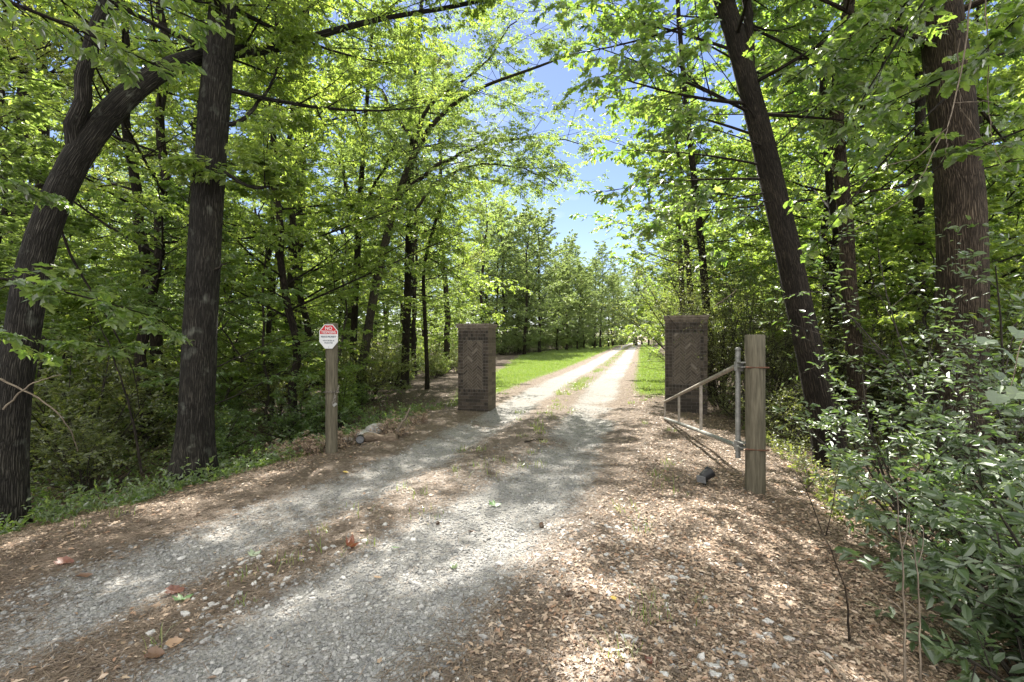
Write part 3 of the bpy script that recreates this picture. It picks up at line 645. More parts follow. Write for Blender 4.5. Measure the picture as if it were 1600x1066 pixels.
SHARED = []     # forest trees that are placed many times
def make_tall(seed, name, label, catg, H=16, r=.16, t0=.2, L0=3.4, L1=1.1, leafm='leaf', leafL=.105, wr=.52, nl=30, kind='kite', barkm='bark_dark', lv=(8, 6, 16), droop=.10, lean=.6):
    g = rng(seed); root = thing(name, label, catg, (0, 0, -100))
    n = 26; z = np.linspace(-.15, H, n); wx = np.cumsum(g.normal(size=n)) * .06; wy = np.cumsum(g.normal(size=n)) * .06
    P = np.stack([wx - wx[0] + lean * (g.random() - .5) * z / 8, wy - wy[0] + lean * (g.random() - .5) * z / 8, z], -1)
    R = r * (1 - .82 * (z / H).clip(0, 1) ** 1.15)
    lim = limbs_from(g, P, R, nl, t0, .98, L0, L1, .18, .9, .34)
    tw = spawn(g, lim, lv[0], .18, 1.0, .85, .46, droop=.06, flat=.5)
    sb = spawn(g, tw, lv[1], .15, 1.0, .8, .42, droop=droop, flat=.5, Lmin=.22)
    def lf(ml):
        leaf_on(g, ml, sb, lv[2], leafL, wr, kind, spread=.7, droop=.35, jit=.45)
        leaf_on(g, ml, tw, 12, leafL, wr, kind, u0=.4, spread=.7, jit=.45)
    wood_and_crown(g, P, R, [(lim, 4, 5, .25), (tw, 2, 3, .3), (sb, 1, 3, .4)], lf, M[barkm], M[leafm], root, 10)
    return root
def make_under(seed, name, label, catg, H=5.5, r=.035, leafm='leaf', leafL=.095, wr=.55, kind='kite', barkm='bark_grey', nl=18, lv=(7, 4, 11), L0=2.0, L1=.6, t0=.16):
    g = rng(seed); root = thing(name, label, catg, (0, 0, -100))
    n = 16; z = np.linspace(-.1, H, n); w = np.cumsum(g.normal(size=(n, 2)), 0) * .07
    P = np.stack([w[:, 0] - w[0, 0], w[:, 1] - w[0, 1], z], -1); R = r * (1 - .8 * (z / H).clip(0, 1))
    lim = limbs_from(g, P, R, nl, t0, .97, L0, L1, .25, .8, .45, curve=-.05)
    tw = spawn(g, lim, lv[0], .2, 1.0, .8, .48, droop=.10, flat=.22)
    sb = spawn(g, tw, lv[1], .15, 1.0, .75, .45, droop=.12, flat=.22, Lmin=.14)
    def lf(ml):
        leaf_on(g, ml, sb, lv[2], leafL, wr, kind, spread=.4, droop=.2)
        leaf_on(g, ml, tw, 5, leafL, wr, kind, u0=.4, spread=.28, droop=.18)
    wood_and_crown(g, P, R, [(lim, 4, 4, .25), (tw, 2, 3, .3), (sb, 1, 3, .4)], lf, M[barkm], M[leafm], root, 7, flute=.3)
    return root
def make_shrub(seed, name, label, catg, H=1.4, spread=.8, leafm='leaf_shrub', leafL=.05, wr=.55, kind='kite', ns=16, lv=(7, 5, 10), barkm='bark_grey', leafparts='foliage'):
    g = rng(seed); root = thing(name, label, catg, (0, 0, -100))
    az = g.random(ns) * 6.283; el = .5 + 1.0 * g.random(ns)
    st = Bset(np.stack([np.cos(az) * .08 * spread, np.sin(az) * .08 * spread, 0 * az - .05], -1), np.stack([np.cos(az) * np.cos(el) * spread, np.sin(az) * np.cos(el) * spread, np.sin(el)], -1), H * (.7 + .55 * g.random(ns)),
              g.normal(size=(ns, 3)) * .12 + np.array([0, 0, -.08]), .010 + .008 * g.random(ns))
    tw = spawn(g, st, lv[0], .15, 1, .8, .5, droop=.06, flat=.9); sb = spawn(g, tw, lv[1], .1, 1, .75, .5, droop=.06, flat=.9, Lmin=.08)
    ml = MB(); leaf_on(g, ml, sb, lv[2], leafL, wr, kind, spread=.6, droop=.1); leaf_on(g, ml, tw, 6, leafL, wr, kind, u0=.2, spread=.6)
    mb = MB(); mb.twigs(st, 5, .3, 5); mb.twigs(tw, 2, .3, 3); mb.twigs(sb, 1, .4, 3)
    a = mb.build('stem', M[barkm], root, True, True); b = ml.build('foliage', M[leafm], root); KIDS[root.name] = [a, b]
    return root

def place_many(protos, spots, label, group):
    """first use moves the built one itself, later uses are copies"""
    for i, (x, y, rz, sc) in enumerate(spots):
        p = protos[i % len(protos)]; loc = (x, y, H1(x, y) - .03)
        if i < len(protos):
            p.location = loc; p.rotation_euler = (0, 0, rz); p.scale = (sc, sc, sc); p['label'] = label; p['group'] = group
        else: dup(p, loc, rz, sc, label, group)
def shaft_ok(x, y, ztop, r):
    """would a crown here shade one of the sunlit patches?"""
    for z in np.linspace(.35 * ztop, ztop, 5):
        t = z / SDIR[2]; gx, gy = x - SDIR[0] * t, y - SDIR[1] * t
        for a in np.linspace(0, 6.283, 9):
            for q in (.3, .8):
                if gy > 1.5 and lit(np.array([gx + q * r * math.cos(a)]), np.array([gy + q * r * math.sin(a)]))[0] > .5: return False
    return True
def scatter_spots(g, n, xf, y0, y1, mind, keep, smin=.8, smax=1.2, pts=None):
    out = []; pts = [] if pts is None else pts
    for _ in range(n * 60):
        if len(out) >= n: break
        y = y0 + (y1 - y0) * g.random(); a, b = xf(y); x = a + (b - a) * g.random()
        if not keep(x, y) or any((x - q[0]) ** 2 + (y - q[1]) ** 2 < mind ** 2 for q in pts): continue
        pts.append((x, y)); out.append((x, y, g.random() * 6.283, smin + (smax - smin) * g.random()))
    return out

# ---- fill of the woods on both sides
def build_woods():
    g = rng(77)
    # left wood: tall trees
    tall = [make_tall(100 + i, 'forest_tree', 'tall slim broadleaf tree standing in the left wood', 'tree', H=[15, 17, 14, 18][i], r=[.11, .15, .09, .17][i], t0=[.22, .25, .16, .3][i], leafL=[.085, .09, .08, .085][i], leafm=['leaf', 'leaf_fine', 'leaf', 'leaf_shrub'][i], lv=(8, 6, 18)) for i in range(4)]
    def keepL(x, y): return lawn_left(x, y) < -1.2 and x > -1.25 * y - 6 and x < 60 and roadd(x, y) < -4.5 and not (abs(x + 5.2) < 1.5 and y < 8) and not (545 < 800 + 711 * x / y < 690 and y < 14.6)
    taken = [(-3.7, 5.9), (-5.2, 4.8)]
    s = scatter_spots(g, 85, lambda y: (-1.25 * y - 5, np.interp(y, [5, 12, 30, 60], [-3.5, -3.6, -1.6, 5])), 7.5, 52, 2.1, lambda x, y: keepL(x, y) and (y > 22 or shaft_ok(x, y, 15, 2.6)), .8, 1.2, taken)
    place_many(tall, s, 'tall slim dark trunked broadleaf tree growing among others in the left wood', 'tall trees of the left wood')
    und = [make_under(200 + i, 'understory_sapling', 'thin sapling', 'sapling', H=[5.5, 4.2, 6.5, 3.2][i], leafL=[.085, .075, .09, .075][i], kind=['kite', 'kite', 'long', 'kite'][i], leafm=['leaf', 'leaf_big', 'leaf_fine', 'leaf'][i], lv=(7, 5, 13)) for i in range(4)]
    tk = list(taken)
    s = scatter_spots(g, 150, lambda y: (-1.2 * y - 3, np.interp(y, [5, 12, 30, 60], [-3.8, -4.2, -2.2, 5])), 6.5, 40, 1.15, lambda x, y: keepL(x, y) and shaft_ok(x, y, 5, 1.5), .75, 1.25, tk)
    place_many(und, s, 'thin sapling with layered sprays of bright leaves under the tall left trees', 'saplings under the left trees')
    shr = [make_shrub(300 + i, 'forest_shrub', 'shrub', 'shrub', H=[1.2, 1.7, .9][i], leafL=[.055, .06, .05][i], leafm=['leaf', 'leaf_shrub', 'leaf_big'][i]) for i in range(3)]
    tk = list(taken)
    s = scatter_spots(g, 150, lambda y: (-1.2 * y - 2, np.interp(y, [4, 12, 30, 60], [-3.6, -3.8, -1.8, 5])), 4.5, 36, .95, lambda x, y: (lawn_left(x, y) < -.3 or y < 9) and roadd(x, y) < -3.6 - .0 * y, .6, 1.25, tk)
    place_many(shr, s, 'low leafy green shrub on the floor of the left wood', 'shrubs of the left wood floor')
    # right wood
    tallr = [make_tall(120 + i, 'forest_tree', 'tree', 'tree', H=[13, 16, 14][i], r=[.09, .13, .10][i], t0=[.14, .2, .12][i], leafL=[.095, .095, .105][i], wr=.6, leafm='leaf', lv=(8, 6, 20)) for i in range(3)]
    def keepR(x, y): return roadd(x, y) > 4.6 and x < 1.2 * y + 8
    tr = [(4.6, 6.5), (6.4, 8.5), (6.3, 6.5)]
    s = scatter_spots(g, 60, lambda y: (CX(y) + 5, 1.25 * y + 5), 8.5, 52, 1.9, lambda x, y: keepR(x, y) and (y > 24 or shaft_ok(x, y, 14, 2.4)), .8, 1.2, tr)
    place_many(tallr, s, 'tall leafy broadleaf tree packed into the dense right wood', 'tall trees of the right wood')
    undr = [make_under(220 + i, 'understory_sapling', 'sapling', 'sapling', H=[5.0, 3.6, 6.2][i], leafL=[.10, .09, .11][i], wr=.6) for i in range(3)]
    tk = list(tr)
    s = scatter_spots(g, 90, lambda y: (CX(y) + 4.4, 1.2 * y + 4), 8.0, 36, 1.2, lambda x, y: keepR(x, y) and shaft_ok(x, y, 5, 1.4), .75, 1.2, tk)
    place_many(undr, s, 'thin sapling with green leaf sprays in the dense right wood', 'saplings of the right wood')
    shrr = [make_shrub(320 + i, 'thicket_shrub', 'shrub', 'shrub', H=[1.9, 2.5, 1.3][i], spread=.7, leafL=[.045, .05, .04][i], leafm='leaf_shrub', ns=18) for i in range(3)]
    tk = list(tr)
    s = scatter_spots(g, 130, lambda y: (CX(y) + 3.6, 1.2 * y + 2), 6.8, 34, .95, lambda x, y: roadd(x, y) > 3.9 + (.6 if y < 9 else 0) and not (abs(x - 3.85) < 1.0 and abs(y - 10.4) < 1.0) and shaft_ok(x, y, 1.6, .9), .7, 1.25, tk)
    place_many(shrr, s, 'dense small leaved thicket shrub along the right wood edge', 'thicket shrubs of the right wood')
    thk = [make_shrub(360 + i, 'twiggy_thicket', 'tall brownish twiggy thicket behind the right pier', 'thicket', H=[3.3, 3.8][i], spread=.55, leafL=.042, leafm='leaf_shrub', ns=24, lv=(8, 5, 7)) for i in range(2)]
    place_many(thk, [(5.4, 11.7, 0, 1), (5.9, 11.2, 2, .9), (6.7, 11.8, 4, 1.0), (5.6, 12.8, 1, 1.1), (6.4, 9.6, 3, .8), (7.6, 10.8, 5, .95), (6.2, 14.2, 2.5, .9)], 'tall brownish twiggy thicket behind the right pier', 'thickets behind the right pier')
    # far belt across the end of the lawn
    far = [make_tall(140 + i, 'far_tree', 'tree', 'tree', H=[15, 18, 13, 20][i], r=[.16, .2, .14, .2][i], t0=[.08, .12, .06, .16][i], L0=[3.6, 4.2, 3.4, 4.0][i], L1=[2.9, 3.2, 2.6, 3.0][i], leafm='leaf_far', leafL=.17, wr=.5, lv=(8, 6, 16), nl=40) for i in range(4)]
    s = []
    spots = [(1.3, 48, .98), (3.2, 53, .9), (6.0, 60, .8), (-1.0, 52, .85), (9.5, 66, .8), (13, 72, .75), (.5, 62, .9), (4.5, 70, .85), (17, 80, .8), (20, 90, .75), (23, 86, .7), (26, 96, .8), (9, 80, .9), (14, 95, .85), (2, 82, .9),
             (-3.5, 60, .9), (30, 100, .8), (34, 96, .8), (38, 104, .9), (20, 110, .9), (28, 118, .9), (12, 112, .9), (5, 100, .95), (-4, 78, .95), (42, 92, .8), (36, 84, .8), (31, 76, .8), (27, 66, .8), (46, 110, .9), (-8, 95, 1), (22, 130, 1), (36, 126, 1), (50, 124, 1),
             (7.5, 63, .8), (11, 69, .8), (15, 77, .85), (18.5, 84, .8), (-2, 56, .95), (2, 58, .95), (25, 91, .8), (29, 90, .85), (33, 88, .8), (8, 72, .95), (11, 86, 1), (16, 103, 1), (25, 108, 1), (33, 110, 1), (41, 118, 1), (-6, 68, 1), (-1, 70, 1), (-12, 62, 1), (-14, 75, 1), (-20, 66, 1), (-25, 80, 1), (-32, 70, 1), (-10, 90, 1), (-20, 95, 1), (-36, 88, 1), (40, 76, .9), (46, 84, .9), (38, 68, .9), (33, 60, .9), (44, 60, .95), (52, 70, 1), (58, 82, 1)]
    for x, y, sc in spots: s.append((x, y, g.random() * 6.283, sc))
    place_many(far, s, 'pale green tree in the far belt closing the view beyond the lawn and woods', 'trees of the far belt')
    fs = [make_shrub(340 + i, 'far_shrub', 'shrub', 'shrub', H=[1.8, 2.4][i], leafL=.10, leafm='leaf_far', ns=12, lv=(6, 4, 5)) for i in range(2)]
    s = []
    for i in range(70):
        y = 46 + 60 * g.random(); x = np.interp(y, [46, 63, 80, 110], [-.8, 5.0, 12, 30]) + 2.5 * g.random() - 1.6
        s.append((x, y, g.random() * 6, .7 + .6 * g.random()))
    for i in range(110):
        x = -45 + 115 * g.random(); y = 74 + 40 * g.random()
        if roadd(x, y) > -4 and roadd(x, y) < 4: continue
        if y < 100 and -16 < x - CX(y) < 8: continue
        s.append((x, y, g.random() * 6, 1.2 + .9 * g.random()))
    place_many(fs, s, 'rounded pale shrub at the foot of the far trees', 'shrubs below the far belt')
build_woods()
print('woods', round(time.time() - T0, 1))

# ------------------------------------------------------------------ the trees that stand out
def hero(seed, name, label, pxs, ws, Zs, top, barkm, leafm, leafL, wr, kind, limb=(24, .35, .97, 3.2, 1.2, .2, .8), lv=(8, 6, 10), prune_=True, sides=20, forks=(), targets=(), rtop=.05, droop=.1, culls=.97, spread=.65, flute=.25, dlen=.46):
    """pxs: points seen up the trunk; ws: its width there; top: points carried on above the picture"""
    g = rng(seed)
    P0 = [W(px, py, z) for (px, py), z in zip(pxs, Zs)]
    R0 = [w / F * z / 2 for w, z in zip(ws, Zs)]
    b = P0[0].copy(); zb = H1(b[0], b[1]) - .12
    if P0[0][2] > zb: P0 = [np.array([b[0], b[1], zb])] + P0; R0 = [R0[0]] + R0
    for t in top: P0.append(np.array(t, float))
    nt = len(top)
    if nt: R0 = R0 + list(np.linspace(R0[-1], rtop, nt + 1)[1:])
    base = P0[0].copy(); root = thing(name, label, 'tree', tuple(base))
    P, u = resample(P0, 44); s = np.concatenate([[0], np.cumsum(np.linalg.norm(np.diff(np.array(P0), axis=0), axis=1))]); R = np.interp(u, s / s[-1], R0)
    n, t0, t1, L0, L1, e0, e1 = limb
    lim = limbs_from(g, P, R, n, t0, t1, L0, L1, e0, e1, .20)
    extra = []
    for f in forks:
        FP, u2 = resample([np.array(q, float) for q in f['P']], 20); wk = np.cumsum(g.normal(size=(20, 3)), 0) * .022 * np.linalg.norm(FP[-1] - FP[0]) / 3; FP = FP + wk - wk[0] - (u2[:, None] * (wk[-1] - wk[0])); FR = np.interp(u2, [0, 1], f['r']); extra.append((FP, FR))
        fl = limbs_from(g, FP, FR, f.get('n', 9), f.get('t0', .25), 1.0, f.get('L0', 2.0), f.get('L1', 1.0), f.get('e0', .1), f.get('e1', .6), .3); lim = cat(lim, fl)
    for (frm, to, cv) in targets:       # single boughs that reach to a given place
        frm = np.array(frm, float); to = np.array(to, float); v = to - frm; L = np.linalg.norm(v); c = np.array([0, 0, cv])
        lim = cat(lim, Bset([frm], [v / L - c], [L * np.linalg.norm(v / L - c)], [c / np.linalg.norm(v / L - c)], [max(.010, .008 * L)]))
    tw = spawn(g, lim, lv[0], .2, 1.0, .8, dlen, droop=.05, flat=.45); sb = spawn(g, tw, lv[1], .15, 1.0, .8, .45, droop=droop, flat=.45, Lmin=.18)
    cf = cull_sun(culls)
    tm = P[:, 2].max()
    for B in (lim, tw, sb): pass
    def prune(B, thr):
        x, y = sunproj(B['s'] + B['d'] * (B['L'] * .6)[:, None]); k = ~((lit(x, y) > thr) & (B['s'][:, 2] > 2.2)); return {q: v[k] for q, v in B.items()}
    def prune_shrub(B):
        x, y = sunproj(B['s'] + B['d'] * (B['L'] * .6)[:, None]); k = ~((lit(x, y) > .5) & (B['s'][:, 2] > 2.2) & (x > 3.2) & (y < 4.6)); return {q: v[k] for q, v in B.items()}
    tw = prune_shrub(tw); sb = prune_shrub(sb)
    def sh(B): B = dict(B); B['s'] = B['s'] - base; return B
    if prune_: tw = prune(tw, .75); sb = prune(sb, .6)
    def lf(ml):
        c2 = lambda PP, gg: cf(PP + base, gg)
        leaf_on(g, ml, sh(sb), lv[2], leafL, wr, kind, spread=spread, droop=.3, cull=c2)
        leaf_on(g, ml, sh(tw), 6, leafL, wr, kind, u0=.35, spread=spread, cull=c2)
    wood_and_crown(g, P - base, R, [(sh(lim), 6, 6, .22), (sh(tw), 3, 3, .3), (sh(sb), 1, 3, .4)], lf, M[barkm], M[leafm], root, sides, flute=flute, lump=.05,
                   extra=[(a - base, b) for a, b in extra])
    return root
def build_heroes():
    # big leaning tree at the far left with a bough that arches over to the right
    Z = 4.8
    hero(501, 'leaning_tree', 'large leaning tree at the far left whose thick bough arches to the right', [(8, 800), (18, 620), (58, 380), (125, 225), (235, 112), (330, 82), (430, 78), (520, 48), (600, 28)],
         [50, 44, 40, 37, 30, 21, 14, 10, 7], [4.8, 4.8, 4.9, 5.0, 5.4, 6.2, 7.0, 7.6, 8.2], [(-1.2, 9.0, 8.2), (-.3, 9.5, 8.8)], 'bark', 'leaf', .078, .48, 'kite', lv=(8, 6, 14),
         limb=(20, .50, 1.0, 2.1, 1.2, .1, .7), forks=[dict(P=[W(118, 235, 5.0), W(140, 160, 5.0), W(158, 90, 5.0), W(168, 0, 5.0), (-4.2, 5.1, 6.5), (-4.0, 5.6, 8.5)], r=(.08, .035), n=16, t0=.35, L0=2.4, L1=1.2)], rtop=.04)
    # straight trunk beside it
    hero(502, 'straight_tree', 'tall straight oak trunk beside the drive, in front of the left wood', [(297, 752), (308, 640), (318, 420), (335, 150), (350, 0)], [58, 47, 45, 41, 38], [5.9] * 5, [(-3.6, 6.1, 8.5), (-3.4, 6.3, 11.5), (-3.3, 6.4, 15)],
         'bark', 'leaf', .078, .40, 'long', limb=(30, .34, .98, 3.4, 1.2, .0, .8), forks=[dict(P=[W(352, 270, 5.9), W(400, 300, 5.9), W(450, 285, 6.2)], r=(.025, .012), n=5, L0=.8, L1=.5), dict(P=[W(352, 195, 5.9), W(395, 180, 6.3), W(440, 90, 6.9)], r=(.03, .012), n=6, L0=.9, L1=.6),
                dict(P=[(-3.55, 6.15, 8.6), (-2.3, 8.2, 10.2), (-.9, 10.4, 11.2), (.2, 11.6, 11.8)], r=(.10, .03), n=26, t0=.15, L0=2.2, L1=1.6), dict(P=[(-3.5, 6.2, 9.0), (-2.5, 9.0, 11.0), (-.8, 12.0, 12.4), (.6, 13.2, 12.9)], r=(.09, .03), n=28, t0=.15, L0=2.4, L1=1.8), dict(P=[(-3.5, 6.2, 9.4), (-2.6, 9.2, 11.0), (-2.4, 11.8, 12.0)], r=(.09, .03), n=20, t0=.15, L0=2.2, L1=1.6), dict(P=[(-3.5, 6.2, 7.6), (-1.9, 7.2, 8.8), (-.3, 8.0, 9.6)], r=(.08, .03), n=20, t0=.2, L0=1.9, L1=1.4)], rtop=.04, flute=.3, lv=(8, 6, 14))  # high forks added above the view to shade the foreground drive
    hero(503, 'dark_trunk_tree', 'thick dark trunk tree deeper in the wood, right of the straight oak', [(455, 605), (460, 450), (466, 300), (470, 200)], [26, 22, 20, 18], [18] * 4, [(-8.2, 18, 13), (-8.0, 18, 17)], 'bark_dark', 'leaf', .12, .5, 'kite', limb=(24, .5, .98, 3.6, 1.4, .1, .8), sides=12)
    # arching tree over the drive
    Z = 14.0
    hero(504, 'arching_tree', 'slender dark tree that arches out over the drive, behind the left pier', [(560, 618), (580, 480), (603, 370), (628, 290), (650, 225), (665, 205), (700, 165), (760, 130), (830, 110), (890, 85)],
         [15, 13, 12, 11, 10, 8, 7, 5, 4, 3], [14, 14, 14, 14, 13.9, 13.8, 13.6, 13.4, 13.2, 13], [], 'bark_grey', 'leaf_fine', .075, .42, 'kite', limb=(22, .45, 1.0, 2.1, 1.1, -.05, .5), sides=12, culls=.25, prune_=False,
         forks=[dict(P=[W(625, 300, 14), W(690, 245, 13.6), W(780, 218, 13.2), W(840, 203, 13), W(905, 225, 12.8)], r=(.07, .012), n=22, t0=.15, L0=2.4, L1=1.9, e0=-.4, e1=.1),
                dict(P=[W(648, 330, 14), W(700, 280, 13.7), W(760, 258, 13.5), W(830, 265, 13.2), W(870, 290, 13)], r=(.05, .012), n=18, t0=.15, L0=2.1, L1=1.7, e0=-.5, e1=.0),
                dict(P=[W(652, 220, 13.9), W(662, 170, 14), W(700, 140, 14), W(745, 110, 14), W(790, 50, 14), W(830, 10, 14)], r=(.07, .012), n=20, t0=.15, L0=2.3, L1=1.9, e0=-.3, e1=.3),
                dict(P=[W(650, 222, 14), W(610, 150, 14.4), W(560, 80, 14.8), W(540, 0, 15)], r=(.06, .02), n=10, t0=.2, L0=2.0, L1=1.2)], rtop=.02, droop=.22, lv=(8, 6, 15))
    hero(505, 'upright_thin_tree', 'thin upright dark tree just right of the arching one', [(632, 600), (637, 450), (641, 290), (648, 150)], [13, 11, 10, 9], [16] * 4, [(-3.3, 16, 12.5), (-3.0, 16, 15)], 'bark_dark', 'leaf_fine', .085, .45, 'kite', limb=(26, .2, .98, 2.4, 1.2, .1, .7), sides=10, culls=.6, prune_=False)
    hero(506, 'forked_thin_tree', 'thin tree forking low, between the dark trunk and the arching tree', [(550, 610), (555, 470), (562, 320)], [12, 10, 9], [15.5] * 3, [(-5.0, 15.5, 9), (-4.7, 15.5, 13)], 'bark_dark', 'leaf_fine', .085, .45, 'kite', limb=(24, .3, .98, 2.4, 1.2, .1, .7), sides=10,
         forks=[dict(P=[W(560, 330, 15.5), W(600, 265, 15.5), W(620, 215, 15.3)], r=(.06, .03), n=6), dict(P=[W(556, 355, 15.5), W(540, 300, 15.5), W(525, 240, 15.5)], r=(.05, .03), n=6)], culls=.85)
    # low bright bough tree over the left pier
    hero(507, 'bright_bough_tree', 'low bright green tree whose drooping boughs hang behind the left pier', [(668, 590), (664, 500), (660, 420)], [7, 6, 5], [15.5] * 3, [(-2.6, 15.3, 5.6), (-2.2, 15.2, 6.6)], 'bark_dark', 'leaf', .10, .5, 'kite', limb=(20, .25, 1.0, 2.3, 1.5, .15, .5), sides=8, culls=.4, prune_=False, droop=.2,
         targets=[(W(664, 430, 15.5), W(745, 440, 14.6), -.15), (W(662, 400, 15.5), W(765, 480, 14.4), -.25), (W(662, 380, 15.5), W(720, 390, 14.8), -.15)])
    # right-hand side
    hero(511, 'leaning_dark_tree', 'dark tree leaning over the drive, right of the gate post', [(1302, 705), (1262, 540), (1226, 370), (1192, 220), (1160, 100), (1140, 30), (1128, -40)], [44, 38, 35, 32, 30, 28, 26], [6.6, 6.6, 6.6, 6.7, 6.8, 6.9, 7.0], [(2.6, 7.6, 8.4), (2.2, 8.2, 10.5), (2.0, 8.6, 12.5)],
         'bark_dark', 'leaf_big', .12, .62, 'lobed', limb=(24, .38, .98, 2.2, 1.6, .0, .7), rtop=.05, spread=.5, culls=.42, prune_=False, lv=(8, 5, 10),
         forks=[dict(P=[(2.45, 7.8, 9.0), (1.3, 8.2, 9.8), (.2, 8.6, 10.4)], r=(.07, .03), n=16, t0=.2, L0=1.8, L1=1.4), dict(P=[W(1168, 130, 6.8), W(1172, 60, 6.9), W(1160, -20, 7.0), (3.3, 7.2, 8.6)], r=(.08, .04), n=8)],  # first fork is added, out of view, to cast shade on the near drive
         targets=[(W(1190, 215, 6.7), W(940, 150, 7.6), -.10), (W(1180, 180, 6.7), W(920, 70, 8.0), -.08), (W(1200, 260, 6.6), W(965, 235, 7.8), -.12), (W(1150, 80, 6.8), W(905, 10, 8.2), -.05), (W(1205, 280, 6.6), W(945, 300, 8.2), -.12), (W(1160, 100, 6.8), W(1010, 10, 7.6), .05), (W(1215, 320, 6.6), W(1080, 300, 6.4), -.1), (W(1195, 230, 6.6), W(1060, 190, 6.2), -.1), (W(1180, 180, 6.7), W(1000, 90, 6.6), -.05), (W(1210, 300, 6.6), W(1020, 340, 7.2), -.1), (W(1190, 200, 6.7), W(1090, 60, 6.0), -.05), (W(1200, 240, 6.6), W(1330, 120, 6.4), -.08), (W(1210, 300, 6.6), W(1110, 400, 6.9), -.12)])
    hero(512, 'curved_thin_tree', 'slim curved trunk tree between the leaning dark tree and the thick oak', [(1342, 610), (1326, 470), (1322, 330), (1306, 220), (1304, 150), (1318, 70), (1330, 0)], [25, 22, 21, 20, 19, 18, 16], [8.6] * 7, [(6.5, 8.7, 9.2), (6.3, 9, 12)], 'bark_warm', 'leaf_big', .13, .7, 'lobed', limb=(24, .33, .98, 2.8, 1.5, .0, .6), sides=14, culls=.85, prune_=False, lv=(8, 5, 10))
    hero(513, 'thick_oak', 'thick rough barked oak at the right edge, behind the glossy shrub', [(1500, 690), (1503, 480), (1500, 300), (1482, 120), (1466, 0)], [64, 61, 60, 55, 51], [6.9] * 5, [(6.4, 6.9, 8.5), (6.2, 7.0, 11), (6.0, 7.2, 14)], 'bark_warm', 'leaf_big', .12, .66, 'lobed', limb=(24, .42, .98, 3.4, 1.4, .0, .7), culls=.85, prune_=False, lv=(8, 5, 10))
    hero(514, 'thin_back_tree', 'thin trunk tree seen between the slim curved tree and the thick oak', [(1438, 520), (1434, 400), (1436, 260), (1440, 150)], [17, 15, 14, 13], [10.5] * 4, [(9.4, 10.6, 9.5), (9.3, 10.8, 12)], 'bark_dark', 'leaf_big', .11, .65, 'kite', limb=(20, .3, .98, 2.6, 1.4, .1, .7), sides=10)
    hero(517, 'leafy_edge_tree', 'leafy tree behind the right pier whose crown closes the right side of the sky gap', [(1112, 600), (1104, 480), (1096, 380)], [13, 12, 11], [13.2] * 3, [(5.2, 13.2, 7), (4.9, 13.2, 10), (4.7, 13.2, 13)], 'bark_dark', 'leaf_big', .11, .62, 'lobed', limb=(34, .22, 1.0, 2.7, 1.8, .0, .6), sides=10, culls=.45, prune_=False, lv=(8, 5, 10))
    # bright yellow-green edge trees behind the right pier
    hero(515, 'bright_edge_tree', 'sunny yellow green tree overhanging the lawn edge beyond the right pier', [(1088, 600), (1080, 470), (1072, 380)], [10, 9, 8], [16] * 3, [(6.0, 16, 7), (5.6, 16, 10)], 'bark_grey', 'leaf', .12, .6, 'kite', limb=(30, .16, 1.0, 2.1, 1.6, .05, .6), sides=8, culls=.5, lv=(9, 6, 14))
    hero(516, 'dark_edge_tree', 'dark leafed tree reaching into the sky gap beyond the bright edge tree', [(1072, 590), (1066, 470), (1060, 340)], [10, 9, 8], [19] * 3, [(6.6, 19, 9), (6.2, 19, 12)], 'bark_grey', 'leaf_fine', .12, .6, 'kite', limb=(30, .12, 1.0, 2.6, 1.6, .1, .6), sides=8, culls=.5, lv=(9, 6, 14), targets=[(W(1062, 400, 19), W(950, 350, 18), 0.0), (W(1064, 420, 19), W(965, 400, 18.4), -.05), (W(1064, 440, 19), W(985, 440, 18.4), -.05)])
build_heroes()
print('heroes', round(time.time() - T0, 1))

